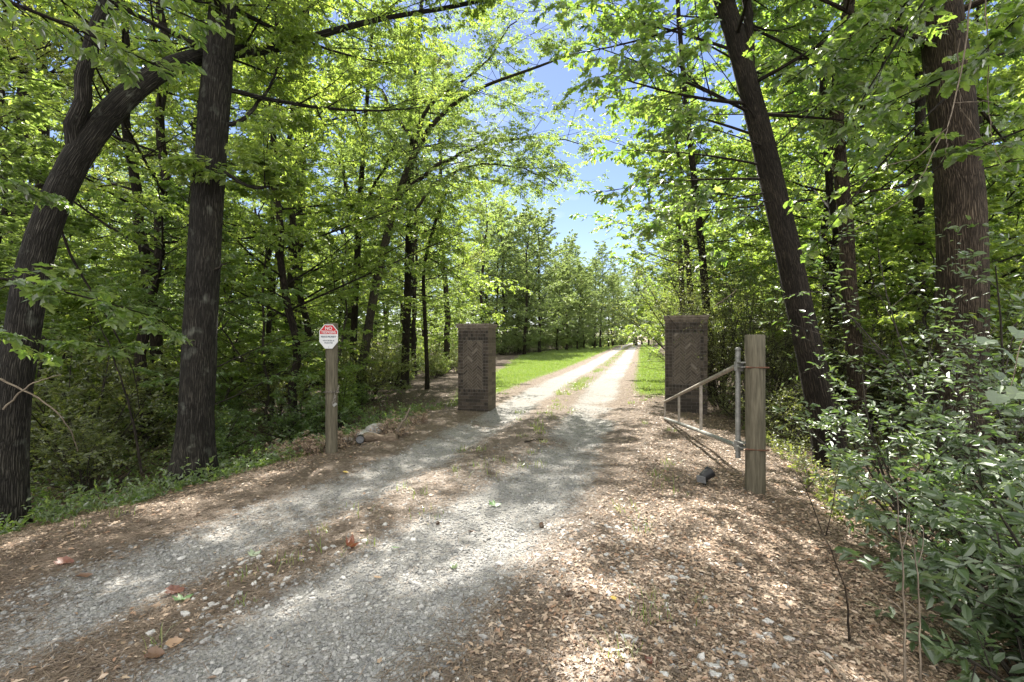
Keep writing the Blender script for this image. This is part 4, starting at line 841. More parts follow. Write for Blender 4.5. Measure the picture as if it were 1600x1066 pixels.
# ------------------------------------------------------------------ gate piers
def build_pier(label, x, y, rz, w, dep, Hh, tone, zoff=0.0):
    root = thing('gate_pier', label, 'gate pier', (x, y, H1(x, y) + zoff), rz, 'brick piers either side of the drive')
    g = rng(int(abs(x) * 100) + 7)
    core = MB(); core.box((0, 0, Hh / 2 - .25), (w - .012, dep - .012, Hh + .5), .5); core.build('mortar_core', M['mortar'], root)
    mb = MB(); pn = MB()
    fy = -dep / 2; n = 27; ch = Hh / n; bh = ch - .010
    cw = w / 12.0
    def brick(cx, cz, bw, bh_, side='f', t=.010, target=mb, rv=None):
        rv = g.random() if rv is None else rv
        j = g.normal() * .0012
        if side == 'f': target.box((cx, fy - t / 2 + .004 + j, cz), (bw, t + .008, bh_), rv)
        elif side == 'b': target.box((cx, -fy + t / 2 - .004 + j, cz), (bw, t + .008, bh_), rv)
        elif side == 'r': target.box((w / 2 + t / 2 - .004 + j, cx, cz), (t + .008, bw, bh_), rv)
        else: target.box((-w / 2 - t / 2 + .004 + j, cx, cz), (t + .008, bw, bh_), rv)
    # front: two header columns each side, dentil rows above and below a herringbone panel, stretchers at the foot
    for i in range(-2, n - 1):
        z = (i + .5) * ch
        if i < 6:
            off = .5 * (i % 2)
            for k in range(-1, 5):
                a = max(-w / 2, -w / 2 + (k + off) * w / 4 + .005); b = min(w / 2, -w / 2 + (k + 1 + off) * w / 4 - .005)
                if b - a > .02: brick((a + b) / 2, z, b - a, bh, 'f', rv=g.random() * .6)
        else:
            cols = [-5.5, -4.5, 4.5, 5.5] if 8 <= i < 23 else [c - 5.5 for c in range(12)]
            for c in cols:
                dark = (i in (7, 23)) and (c % 1 == .5) and int(c + 5.5) % 2 == 0
                brick(c * cw, z, cw - .009, bh, 'f', .004 if dark else .010, rv=0.0 if dark else g.random() * .7)
    # herringbone
    z0, z1 = 8 * ch + .006, 23 * ch - .006; x0, x1 = -4 * cw + .006, 4 * cw - .006
    bl, bw_ = .165, .050; ca = math.cos(math.pi / 4)
    for i in range(-16, 30):
        for j in range(-12, 20):
            for o in (0, 1):
                # herringbone lattice at 45 degrees
                if o == 0: u0, v0, du, dv = i * bw_ + j * 2 * bl * 0 + j * bl, i * bw_ - j * bl + 0, bl, bw_
                else: u0, v0, du, dv = i * bw_ + j * bl, i * bw_ - j * bl + bw_, bw_, bl
                uc, vc = u0 + du / 2, v0 + dv / 2
                cx, cz = (uc - vc) * ca, (uc + vc) * ca + z0 - .2
                hw, hh = du / 2 - .005, dv / 2 - .005
                pts = [((uc + a * hw) - (vc + b * hh), (uc + a * hw) + (vc + b * hh)) for a, b in ((-1, -1), (1, -1), (1, 1), (-1, 1))]
                poly = [(p * ca, q * ca + z0 - .2) for p, q in pts]
                for (ax, lo, hi) in ((0, x0, x1), (1, z0, z1)):        # clip to the panel
                    for sgn, lim in ((1, lo), (-1, -hi)):
                        out = []
                        for k in range(len(poly)):
                            p, q = poly[k], poly[(k + 1) % len(poly)]; dp, dq = sgn * p[ax] - lim, sgn * q[ax] - lim
                            if dp >= 0: out.append(p)
                            if dp * dq < 0: t = dp / (dp - dq); out.append((p[0] + t * (q[0] - p[0]), p[1] + t * (q[1] - p[1])))
                        poly = out
                        if len(poly) < 3: break
                    if len(poly) < 3: break
                if len(poly) < 3: continue
                m = len(poly); ff = fy - .004 - .004 * g.random(); rv = min(1, max(0, g.normal(.5, .25)))
                V = [(p[0], ff, p[1]) for p in poly] + [(p[0], fy + .01, p[1]) for p in poly]
                pn.add(V, [list(range(m))], rv)
                pn.add(V, [[k, k + m, (k + 1) % m + m, (k + 1) % m] for k in range(m)], rv)
    # the other three faces: narrow stacked courses with a joint down the middle
    for side, ww in (('r', dep), ('l', dep), ('b', w)):
        for i in range(-2, n):
            z = (i + .5) * ch; k = 2 if side != 'b' else 4
            for c in range(k): brick(-ww / 2 + (c + .5) * ww / k, z, ww / k - .010, bh + .004, side, .008, rv=.55 + .45 * g.random())
    for c in range(12): brick((c - 5.5) * cw, Hh - ch * .5, cw - .006, bh, 'f', .010, rv=.6 + .4 * g.random())
    mb.build('brick_face', M['brick'], root); pn.build('herringbone_panel', M['panel_brick'], root)
    cp = MB(); cp.box((0, 0, Hh + .012), (w + .05, dep + .05, .05), .5)
    for sx in np.linspace(-w / 2 - .04, w / 2 + .04, 11)[:-1] + (w + .08) / 20: cp.box((sx, 0, Hh + .060 + g.normal() * .002), ((w + .08) / 10 - .008, dep + .12, .048), g.random())
    cp.box((0, 0, Hh + .055), (w + .06, dep + .09, .050), .4)
    cp.build('cap', M['cap'], root)
    return root
build_pier('brick pier left of the drive, showing two sides, with a herringbone panel', -.82, 10.75, math.radians(-14), .72, .62, 2.02, 0, -.10)
build_pier('brick pier right of the drive behind the open gate, herringbone panel facing front', 4.02, 10.55, math.radians(-18), .88, .62, 2.10, 1, 0)

# ------------------------------------------------------------------ posts, sign, chain
def build_post(name, label, x, y, r, top, lean=(0, 0)):
    root = thing(name, label, 'post', (x, y, H1(x, y)))
    mb = MB(); n = 14; h = top - H1(x, y); z = np.concatenate([np.linspace(-.25, h - .012, n), [h]]); R = np.concatenate([np.full(n, r), [r * .9]])
    P = np.stack([lean[0] * z, lean[1] * z, z], -1); mb.tube(P, R, 28, seed=x, lump=.03)
    mb.build('timber', M['post'], root, True)
    return root
sp = W(518, 505, 6.6)
build_post('sign_post', 'round weathered timber post carrying the red and white sign', sp[0], 6.6, .084, sp[2], (.003, 0))
hp = W(1180, 523, 4.85)
gate_post = build_post('gate_post', 'stout round timber post with the gate hung from it', hp[0], 4.85, .097, hp[2], (-.002, 0))

def text_mesh(body, size, name, matl, parent, loc, bold=0.0):
    cu = bpy.data.curves.new(name, 'FONT'); cu.body = body; cu.size = size; cu.align_x = 'CENTER'; cu.align_y = 'CENTER'; cu.extrude = .0006; cu.offset = bold
    to = bpy.data.objects.new(name + '_tmp', cu); C.objects.link(to); bpy.context.view_layer.update()
    me = bpy.data.meshes.new_from_object(to.evaluated_get(bpy.context.evaluated_depsgraph_get()))
    bpy.data.objects.remove(to); me.materials.clear(); me.materials.append(matl)
    o = bpy.data.objects.new(name, me); C.objects.link(o); o.parent = parent; o.location = loc; o.rotation_euler = (math.pi / 2, 0, 0)
    return o
def build_sign():
    Y = 6.6 - .098; c = W(513.5, 526, Y)
    root = thing('trespass_sign', 'octagonal red and white no trespassing sign fixed near the top of the timber post', 'sign', tuple(c), math.radians(7))
    w, h = .255, .345
    def octo(w, h, y0, t, zlo=-9, zhi=9):
        p = [(-.22 * w, h / 2), (.22 * w, h / 2), (w / 2, .24 * h), (w / 2, -.22 * h), (.20 * w, -h / 2), (-.20 * w, -h / 2), (-w / 2, -.22 * h), (-w / 2, .24 * h)]
        out = []
        for k in range(8):
            a, b = p[k], p[(k + 1) % 8]
            for lim, sg in ((zlo, 1),):
                da, db = a[1] - lim, b[1] - lim
                if da >= 0: out.append(a)
                if da * db < 0: t_ = da / (da - db); out.append((a[0] + t_ * (b[0] - a[0]), lim))
        m = len(out); V = [(a, y0, b) for a, b in out] + [(a, y0 + t, b) for a, b in out]
        mb = MB(); mb.add(V, [list(range(m))]); mb.add(V, [list(range(2 * m - 1, m - 1, -1))]); mb.add(V, [[k, k + m, (k + 1) % m + m, (k + 1) % m] for k in range(m)]); return mb
    octo(w, h, 0, .003).build('panel', M['white'], root)
    octo(w * .92, h * .93, -.0012, .0012, .035).build('red_field', M['red'], root)
    text_mesh('NO', .062, 'lettering', M['white'], root, (0, -.0022, .116), .0015)
    t = text_mesh('TRESPASSING', .060, 'lettering', M['white'], root, (0, -.0022, .062), .001); t.scale = (.56, 1, 1)
    t = text_mesh('PRIVATE PROPERTY', .036, 'lettering', M['navy'], root, (0, -.0008, -.005), .0008); t.scale = (.66, 1, 1)
    t = text_mesh('VIOLATORS WILL BE', .026, 'lettering', M['navy'], root, (0, -.0008, -.060), .0004); t.scale = (.66, 1, 1)
    t = text_mesh('PROSECUTED', .026, 'lettering', M['navy'], root, (0, -.0008, -.092), .0004); t.scale = (.72, 1, 1)
    for z in (.155, -.15):
        mb = MB(); mb.tube([(0, -.004, z), (0, .004, z)], .005, 8); mb.build('screw', M['galv'], root)
build_sign()
def build_chain():
    c = W(520, 613, 6.6); px, py = sp[0], 6.6
    root = thing('chain', 'dull steel chain looped round the sign post', 'chain', (px, py, c[2])); mb = MB()
    def link(p, t, roll, r=.016, wr=.0035):
        t = nrm(np.array(t, float)); a = nrm(np.cross(t, [0.1, .2, 1])); b = np.cross(t, a); s = a * math.cos(roll) + b * math.sin(roll)
        th = np.linspace(0, 2 * np.pi, 9); P = np.array(p)[None] + np.cos(th)[:, None] * t * r * 1.35 + np.sin(th)[:, None] * s * r * .75
        mb.tube(P, wr, 5, cap=False)
    R = .100
    for k in range(19): th = k / 19 * 6.283; link((R * math.cos(th), R * math.sin(th), -.012 * math.sin(th * 1.0) + .004 * (k % 2)), (-math.sin(th), math.cos(th), 0), (k % 2) * 1.57)
    for k in range(6): link((.075 + .006 * math.sin(k), -.078 - .003 * k, -.03 - .022 * k), (.15, -.1, -1), (k % 2) * 1.57)
    for k in range(5): link((.105 + .004 * k, -.05, .02 + .016 * k), (.2, 0, 1), (k % 2) * 1.57)
    mb.build('links', M['chain'], root)
    pl = thing('padlock', 'small silver padlock hanging from the chain on the sign post', 'padlock', (px + .085, py - .115, c[2] - .155), .3)
    pl.rotation_euler = (0, math.radians(-38), .3)
    b = MB(); b.box((0, 0, -.012), (.058, .022, .038)); b.build('lock_body', M['galv'], pl)
    s = MB(); th = np.linspace(0, math.pi, 9); s.tube(np.stack([.019 * np.cos(th), 0 * th, .006 + .034 * np.sin(th)], -1), .004, 6); s.build('shackle', M['chain'], pl)
build_chain()

# ------------------------------------------------------------------ the open gate
def build_gate():
    hx, hy = W(1153, 600, 5.0)[0], 5.0; ex, ey = W(1038.5, 600, 9.25)[0], 9.25
    g0 = H1(hx, hy); root = thing('pipe_gate', 'open pipe barrier gate with a sloping top rail hung on the stout post', 'gate', (hx, hy, g0))
    def loc(P): return np.asarray(P, float) - np.array([hx, hy, g0])
    zt0, zb0 = W(0, 571, 5.0)[2], W(0, 697, 5.0)[2]
    zt1, zb1 = W(0, 628, 9.25)[2], W(0, 655, 9.25)[2]
    zb1 = max(zb1, H1(ex, ey) + .035); zt1 = max(zt1, zb1 + .34)
    A = np.array([hx, hy]); B = np.array([ex, ey])
    def along(t, z): q = A + (B - A) * t; return (q[0], q[1], z)
    top = W(1153, 547, 5.0)[2]
    mb = MB(); mb.tube(loc([(hx, hy, zb0 - .13), (hx, hy, zb0), (hx, hy, 1.0), (hx, hy, top - .02), (hx, hy, top)]), [.027, .027, .027, .027, .024], 16)
    mb.tube(loc([(hx, hy, top), (hx, hy, top + .012), (hx, hy, top + .03)]), [.032, .032, .012], 16); mb.build('hinge_pipe', M['galv'], root, True)
    n = 9; u = np.linspace(0, 1, n)
    mb = MB(); mb.tube(loc([along(t, zt0 + (zt1 - zt0) * t) for t in u]), .026, 14); mb.build('top_rail', M['rail'], root, True)
    mb = MB(); mb.tube(loc([along(t, zb0 + (zb1 - zb0) * t + .01 * math.sin(t * 3)) for t in u]), .027, 14); mb.build('bottom_rail', M['galv'], root, True)
    for t in (.355, .69, .995):
        mb = MB(); mb.tube(loc([along(t, zb0 + (zb1 - zb0) * t), along(t, zt0 + (zt1 - zt0) * t)]), .022, 12); mb.build('upright', M['rail'], root, True)
    # hinge straps to the post
    for z in (W(0, 573, 4.95)[2], W(0, 697, 4.95)[2]):
        mb = MB(); P = hp; mb.tube(loc([(hx, hy, z - .05), (hx, hy, z + .05)]), .040, 14)
        mb.box(loc([(hx + P[0]) / 2 - .03, 4.90, z]), (abs(P[0] - hx) + .02, .10, .012)); mb.box(loc([(hx + P[0]) / 2 - .03, 4.90, z + .048]), (abs(P[0] - hx) + .02, .10, .012)); mb.box(loc([hx + .005, 4.95, z]), (.055, .012, .10))
        mb.build('hinge_bracket', M['galv'], root)
        mb = MB(); mb.tube(loc([(hx - .02, 4.80, z), (hx + .16, 4.735, z + .002), (P[0] + .09, 4.752, z)]), .009, 8); mb.build('strap_rod', M['rust'], root, True)
build_gate()

# ------------------------------------------------------------------ spot lamps, log, rocks, sticks
def build_spot(label, px, py, Z, rz, tilt, gl):
    x = (px - 800) / F * Z; z = H1(x, Z); root = thing('garden_spotlight', label, 'spotlight', (x, Z, z), rz)
    mb = MB(); mb.tube([(0, 0, -.05), (0, 0, .045)], [.012, .012], 10); mb.tube([(-.025, 0, .05), (.025, 0, .05)], .016, 12); mb.build('stake', M['black'], root, True)
    hd = MB(); c = np.array([math.cos(tilt), 0, math.sin(tilt)]); s0 = np.array([0, 0, .105])
    pr = [(-.075, .030), (-.06, .046), (-.02, .054), (.04, .058), (.075, .066), (.080, .066)]
    hd.tube([s0 + c * a for a, _ in pr], [r for _, r in pr], 20, cap=False); hd.tube([s0 + c * -.075, s0 + c * -.07], [.03, .03], 16)
    hd.build('lamp_head', M['black'], root, True)
    ln = MB(); ln.tube([s0 + c * .060, s0 + c * .066], [.058, .058], 20); ln.build('lens', M[gl], root)
    return root, c, s0
r_, c_, s0_ = build_spot('black garden spotlight on the leaf litter near the gate post, seen side on', 1102, 757, 5.05, 0.4, math.radians(25), 'solar')
mb = MB(); Mz = Matrix.Rotation(math.radians(200), 3, 'Z') @ Matrix.Rotation(math.radians(12), 3, 'Y'); mb.box((0.082, 0, .105), (.006, .10, .075), .5, 0, Mz); mb.build('reflector_plate', M['solar'], r_)
build_spot('black garden spotlight with a pale lens beside the log, left of the drive', 563, 688, 7.0, math.radians(-75), math.radians(-5), 'solar')

def build_log():
    x, y = (590 - 800) / F * 7.3, 7.3; z = H1(x, y)
    root = thing('fallen_log', 'short grey rotting log lying at the left edge of the drive', 'log', (x, y, z), .25)
    P = np.stack([np.linspace(-.24, .30, 12), .05 * np.sin(np.linspace(0, 4, 12)), .05 + .02 * np.sin(np.linspace(1, 6, 12))], -1)
    mb = MB(); mb.tube(P, .075 + .018 * np.sin(np.linspace(0, 9, 12)) - .03 * np.linspace(-1, 1, 12) ** 4, 18, lump=.35, seed=3); mb.build('log_body', M['log'], root, True)
    mb = MB(); mb.tube([(.30, 0, .14), (.38, .05, .27), (.44, .06, .34), (.52, .1, .52)], [.024, .018, .016, .010], 8, lump=.1); mb.build('branch_stub', M['twig'], root, True, True)
build_log()
def build_rock(name, label, px, Z, s, seed, sink=.25, group=None):
    x = (px - 800) / F * Z; z = H1(x, Z); g = rng(seed)
    import bmesh
    bm = bmesh.new(); bmesh.ops.create_icosphere(bm, subdivisions=3, radius=1)
    for v in bm.verts:
        p = np.array(v.co); q = 1 + .45 * (vnoise(p[0] * 1.3 + seed, p[1] * 1.3 + p[2], 1) - .5) + .22 * (vnoise(p[0] * 3.1, p[2] * 3 + p[1] * 2 + seed, 2) - .5)
        v.co = Vector((p[0] * s[0] * q, p[1] * s[1] * q, p[2] * s[2] * q))
    me = bpy.data.meshes.new(name); bm.to_mesh(me); bm.free(); me.materials.append(M['rock'])
    o = bpy.data.objects.new(name, me); C.objects.link(o); o.location = (x, Z, z + s[2] * (1 - 2 * sink)); o.rotation_euler = (0, 0, g.random() * 6)
    return tag(o, label, 'rock', group)
build_rock('rock', 'pale rounded rock behind the log, left of the drive', 586, 8.1, (.17, .14, .12), 3)
build_rock('rock', 'low grey rock between the sign post and the pale rounded rock', 566, 8.0, (.22, .14, .08), 9)
build_rock('rock', 'flat grey stone half hidden in weeds close to the sign post', 541, 7.6, (.12, .1, .06), 14)

def stick(name, label, pts, r0, r1, m='twig', catg='stick', kids=()):
    P, u = resample([np.array(p, float) for p in pts], 16); base = P[0].copy()
    root = thing(name, label, catg, tuple(base)); g = rng(int(abs(base[0] * 997)))
    P[1:-1] += g.normal(size=(14, 3)) * r0 * .35
    mb = MB(); mb.tube(P - base, np.interp(u, [0, 1], [r0, r1]), 7, lump=.1, seed=2.0)
    for k in kids:
        Q, uu = resample([np.array(p, float) for p in k], 9); mb.tube(Q - base, np.interp(uu, [0, 1], [r0 * .55, r1 * .7]), 6)
    mb.build('stem', M[m], root, True, True); return root
def onG(px, py, dz=0.0):
    x, y = G(px, py); return np.array([x, y, H1(x, y) + dz])
s1 = [np.array([*G(1326, 985), 0])]; Zs1 = s1[0][1]
s1[0][2] = H1(*s1[0][:2]) - .03
stick('bare_sapling', 'thin bare crooked sapling rising from the leaf litter, right of the drive', [s1[0], W(1326, 930, Zs1), W(1310, 890, Zs1), W(1290, 838, Zs1 + .1), W(1270, 800, Zs1 + .15), W(1262, 762, Zs1 + .2), W(1240, 735, Zs1 + .3)], .0065, .002, 'bark_warm', 'sapling',
      [[W(1290, 838, Zs1 + .1), W(1300, 800, Zs1 + .1), W(1306, 755, Zs1 + .2), W(1313, 720, Zs1 + .3)], [W(1262, 762, Zs1 + .2), W(1275, 745, Zs1 + .25)]])
def upstick(label, px0, py0, Z, pts, r0=.006):
    x = (px0 - 800) / F * Z; b = np.array([x, Z, H1(x, Z) - .03])
    q = [W(a, c, Z + d) for a, c, d in pts]
    stick('bare_shoot', label, [b] + q, r0, .0022, 'twig', 'stem', [[q[1], q[1] + [.05, .03, .06], q[1] + [.07, .05, .15]], [q[2], q[2] + [-.04, .02, .05], q[2] + [-.07, .02, .11]], [q[0], q[0] + [-.03, .02, .04], q[0] + [-.06, .05, .06]]])
upstick('tall bare brown stem in front of the glossy shrub, left of the pair', 1413, 1066, 2.15, [(1415, 960, 0), (1409, 860, .02), (1402, 772, .04)])
upstick('shorter bare brown stem in front of the glossy shrub, right of the pair', 1438, 1066, 2.2, [(1437, 960, 0), (1435, 880, .02), (1424, 842, .04), (1420, 800, .06)], .005)
a = onG(820, 694, .012); b = onG(848, 688, .02)
stick('fallen_stick', 'short dark stick lying on the drive beyond the second track', [a, (a + b) / 2 + [0, 0, .01], b], .013, .008, 'bark_dark')
a = onG(1290, 1018, .01); b = onG(1330, 1055, .012)
stick('fallen_stick', 'grey stick lying in the leaf litter near the bare sapling', [a, (a + b) / 2, b], .010, .006, 'twig')
a = onG(975, 790, .008); b = onG(1000, 768, .012)
stick('fallen_stick', 'thin curved twig on the sunny edge of the drive', [a, (a + b) / 2 + [.02, 0, .004], b], .004, .0025, 'twig')
a = W(345, 745, 6.3); a[2] = H1(a[0], 6.3) + .05; b = W(445, 712, 7.2); b[2] = H1(b[0], 7.2) + .07
stick('fallen_branch', 'pale dead branch lying on the bank between the straight oak and the sign post', [a, (a + b) / 2 + [0, 0, .03], b], .05, .028, 'bark_grey', 'branch')
a = W(150, 800, 5.2); b = W(205, 735, 5.6); a[2] = H1(a[0], 5.2) + .02; 
stick('fallen_branch', 'dark broken branch leaning over green ground plants by the left tree', [a, b], .022, .010, 'bark_dark', 'branch')

for k_, (lab_, pts_, Z_) in enumerate([('pale arching dead twig low in front of the leaning trunk', [(0, 592), (60, 620), (105, 655), (122, 705)], 4.6), ('thin pale dead twig crossing the first one at the far left', [(5, 640), (45, 600), (95, 585)], 4.5),
        ('forked dead stick leaning between the leaning trunk and the straight oak', [(222, 740), (205, 640), (180, 560), (140, 470)], 5.6), ('thin dark hanging dead branch left of the straight oak', [(85, 330), (118, 420), (160, 480), (215, 590), (218, 640)], 5.2),
        ('short broken dead limb poking right from the straight oak', [(338, 422), (348, 414), (360, 409)], 5.8), ('thin curved dead branch in the thicket behind the gate post', [(1258, 432), (1320, 440), (1380, 470), (1398, 480)], 8.4), ('pale bare twig in the thicket above the right pier', [(1118, 478), (1140, 462), (1152, 452)], 9.5)]):
    P_ = [W(a_, b_, Z_ + .1 * i_) for i_, (a_, b_) in enumerate(pts_)]
    stick('dead_branch', lab_, P_, .010 if k_ in (0, 1) else .016, .004, 'twig' if k_ in (0, 1, 6) else 'bark_dark', 'branch')
# single leaves and cones that catch the eye on the drive
RED = leaf_mat('red_dead_leaf', [(.12, .040, .024), (.18, .066, .038)], [(.3, .08, .03), (.3, .1, .03)], tmix=.2)
TAN = leaf_mat('tan_dead_leaf', [(.36, .22, .13), (.42, .29, .18)], [(.3, .2, .1), (.3, .2, .1)], tmix=.2)
GRN = leaf_mat('fallen_green_leaf', [(.07, .15, .04), (.10, .2, .06)], [(.2, .35, .08), (.2, .35, .08)], tmix=.3)
PAL = leaf_mat('pale_green_leaf', [(.30, .36, .24), (.34, .40, .27)], [(.2, .3, .1), (.2, .3, .1)], tmix=.2)
YEL = leaf_mat('yellow_leaf', [(.55, .38, .06), (.6, .42, .08)], [(.4, .3, .05), (.4, .3, .05)], tmix=.3)
DRK = leaf_mat('curled_brown_leaf', [(.10, .05, .03), (.14, .08, .045)], [(.1, .05, .02), (.1, .05, .02)], tmix=.1)
def one_leaf(label, px, py, size, kind, m, yaw, tilt=.25, wr=.8, curl=.15):
    x, y = G(px, py); z = H1(x, y) + .012 + size * .08
    V, Fs = LEAF[kind]; g = rng(px + py)
    v = V * np.array([size, size * wr, size]); v = v - v.mean(0)
    v[:, 2] += curl * size * ((v[:, 0] / size * 2) ** 2 + (v[:, 1] / size * 2) ** 2 - .3) + .05 * size * g.normal(size=len(v))
    mb = MB()
    if kind == 'oval': mb.add(v, [[0, 1, 2, 6], [0, 6, 4, 5]]); mb.F[3] = [(np.array([[6, 2, 3], [6, 3, 4]]), np.full(2, .5), np.zeros(2, int))]
    else: mb.add(v, Fs, g.random(len(Fs)))
    o = mb.build('fallen_leaf', m, smooth_=True); o.location = (x, y, z); o.rotation_euler = (tilt, tilt * .4, yaw)
    tag(o, label, 'leaf', 'single leaves lying on the drive')
one_leaf('dry red leaf on the gravel at the left edge, behind the brown curled one', 101, 880, .105, 'broad', RED, .3)
one_leaf('brown curled leaf on the left track in front of the red one', 131, 901, .10, 'oval', DRK, .5, .1, .45)
one_leaf('reddish folded leaf at the lower edge of the left track', 274, 926, .11, 'broad', RED, .6, .35, .6)
one_leaf('grey green leaf lying just below the reddish folded leaf', 284, 943, .10, 'lobed', GRN, .9, .1)
one_leaf('crumpled orange brown leaf on the middle strip', 548, 858, .13, 'lobed', RED, 2.1, .5, .9, .5)
one_leaf('small tan leaf lying on the right track', 590, 899, .062, 'oval', TAN, .2, .1, .6)
one_leaf('pale oak leaf standing up at the inner edge of the left track', 396, 868, .10, 'lobed', PAL, 1.2, .5, .8)
one_leaf('small pale twisted leaf in the middle of the right track', 709, 878, .08, 'lobed', PAL, 2.5, .7, .5, .5)
one_leaf('green leaf lying on the strip beside the crumpled orange one', 618, 856, .07, 'long', GRN, .2, .1, .35)
one_leaf('large tan leaf at the bottom of the photo among strip debris', 272, 1016, .085, 'oval', TAN, .9, .3, .7)
one_leaf('dark red leaf touching the large tan leaf at the bottom', 243, 1034, .085, 'broad', DRK, .2, .2)
one_leaf('green leaf sprig lying on the right track below the sunny patch', 772, 786, .12, 'lobed', GRN, .1, .2, .9)
one_leaf('bright yellow leaf on the left track near the sign post', 540, 738, .07, 'oval', YEL, .4, .2, .7)
one_leaf('orange leaf on the stony verge by white stones', 1012, 1040, .06, 'broad', RED, .8, .5, .8, .4)
one_leaf('yellow tan leaf on the needle covered verge', 960, 941, .055, 'oval', YEL, -.4, .2, .6)
one_leaf('brown leaf lying flat on the right track above the tan leaf', 737, 826, .08, 'oval', DRK, .1, .1, .4)
def cone(label, px, py, s):
    x, y = G(px, py); o = thing('pine_cone', label, 'pine cone', (x, y, H1(x, y) + s * .35), px * .01); o.rotation_euler = (1.2, .3, px * .1)
    g = rng(px); mb = MB(); mb.tube([(0, 0, -s * .5), (0, 0, -s * .2), (0, 0, s * .3), (0, 0, s * .6)], [s * .18, s * .3, s * .22, s * .05], 10, rnd=.05)
    k = np.arange(60); th = k * 2.4; zz = -s * .5 + s * 1.05 * k / 60; rr = s * .42 * np.sin(np.pi * (.15 + .8 * k / 60))
    p = np.stack([np.cos(th) * rr * .5, np.sin(th) * rr * .5, zz], -1); ax = np.stack([np.cos(th), np.sin(th), .5 + 0 * th], -1)
    put_leaves(mb, p, ax, np.tile([0, 0, 1.], (60, 1)) + 0 * ax, np.maximum(rr * .7, .005), np.maximum(rr * .6, .004), 'kite', .25 * g.random(60)); mb.build('scales', M['litter'], o)
cone('dark pine cone standing on the right track by the sunny patch', 846, 820, .055)
cone('brown pine cone lying on the verge at the edge of the right track', 889, 932, .055)
cone('small dark pine cone at the inner edge of the right track', 684, 817, .04)

# ------------------------------------------------------------------ near foliage
def spray(name, label, catg, frm, to, r0, leafL, wr, kind, leafm, seed, k1=9, k2=4, kl=5, cv=-.1, Lf=.38, barkm='bark_dark', spread=.35, flat=.3, group=None, droop=.3):
    """one leafy bough"""
    g = rng(seed); frm = np.array(frm, float); to = np.array(to, float); base = frm.copy(); v = to - frm; L = np.linalg.norm(v)
    d = v / L; c = np.array([0, 0, cv]); d0 = d - c; B = Bset([[0, 0, 0]], [d0], [L * np.linalg.norm(d0)], [c / np.linalg.norm(d0)], [r0])
    tw = spawn(g, B, k1, .12, 1.0, .75, Lf, droop=.06, flat=flat); sb = spawn(g, tw, k2, .2, 1.0, .7, .45, droop=.08, flat=flat, Lmin=.08)
    root = thing(name, label, catg, tuple(base), 0, group)
    mb = MB(); mb.twigs(B, 8, .3, 7); mb.twigs(tw, 3, .3, 4); mb.twigs(sb, 2, .4, 3); mb.build('branch', M[barkm], root, True, True)
    cf = cull_sun(.8, 2.0); c2 = lambda PP, gg: cf(PP + base, gg)
    ml = MB(); leaf_on(g, ml, sb, kl, leafL, wr, kind, spread=spread, droop=droop, cull=c2); leaf_on(g, ml, tw, 5, leafL, wr, kind, u0=.3, spread=spread, droop=droop, cull=c2); leaf_on(g, ml, B, 6, leafL, wr, kind, u0=.5, spread=spread, droop=droop, cull=c2)
    ml.build('foliage', M[leafm], root); return root
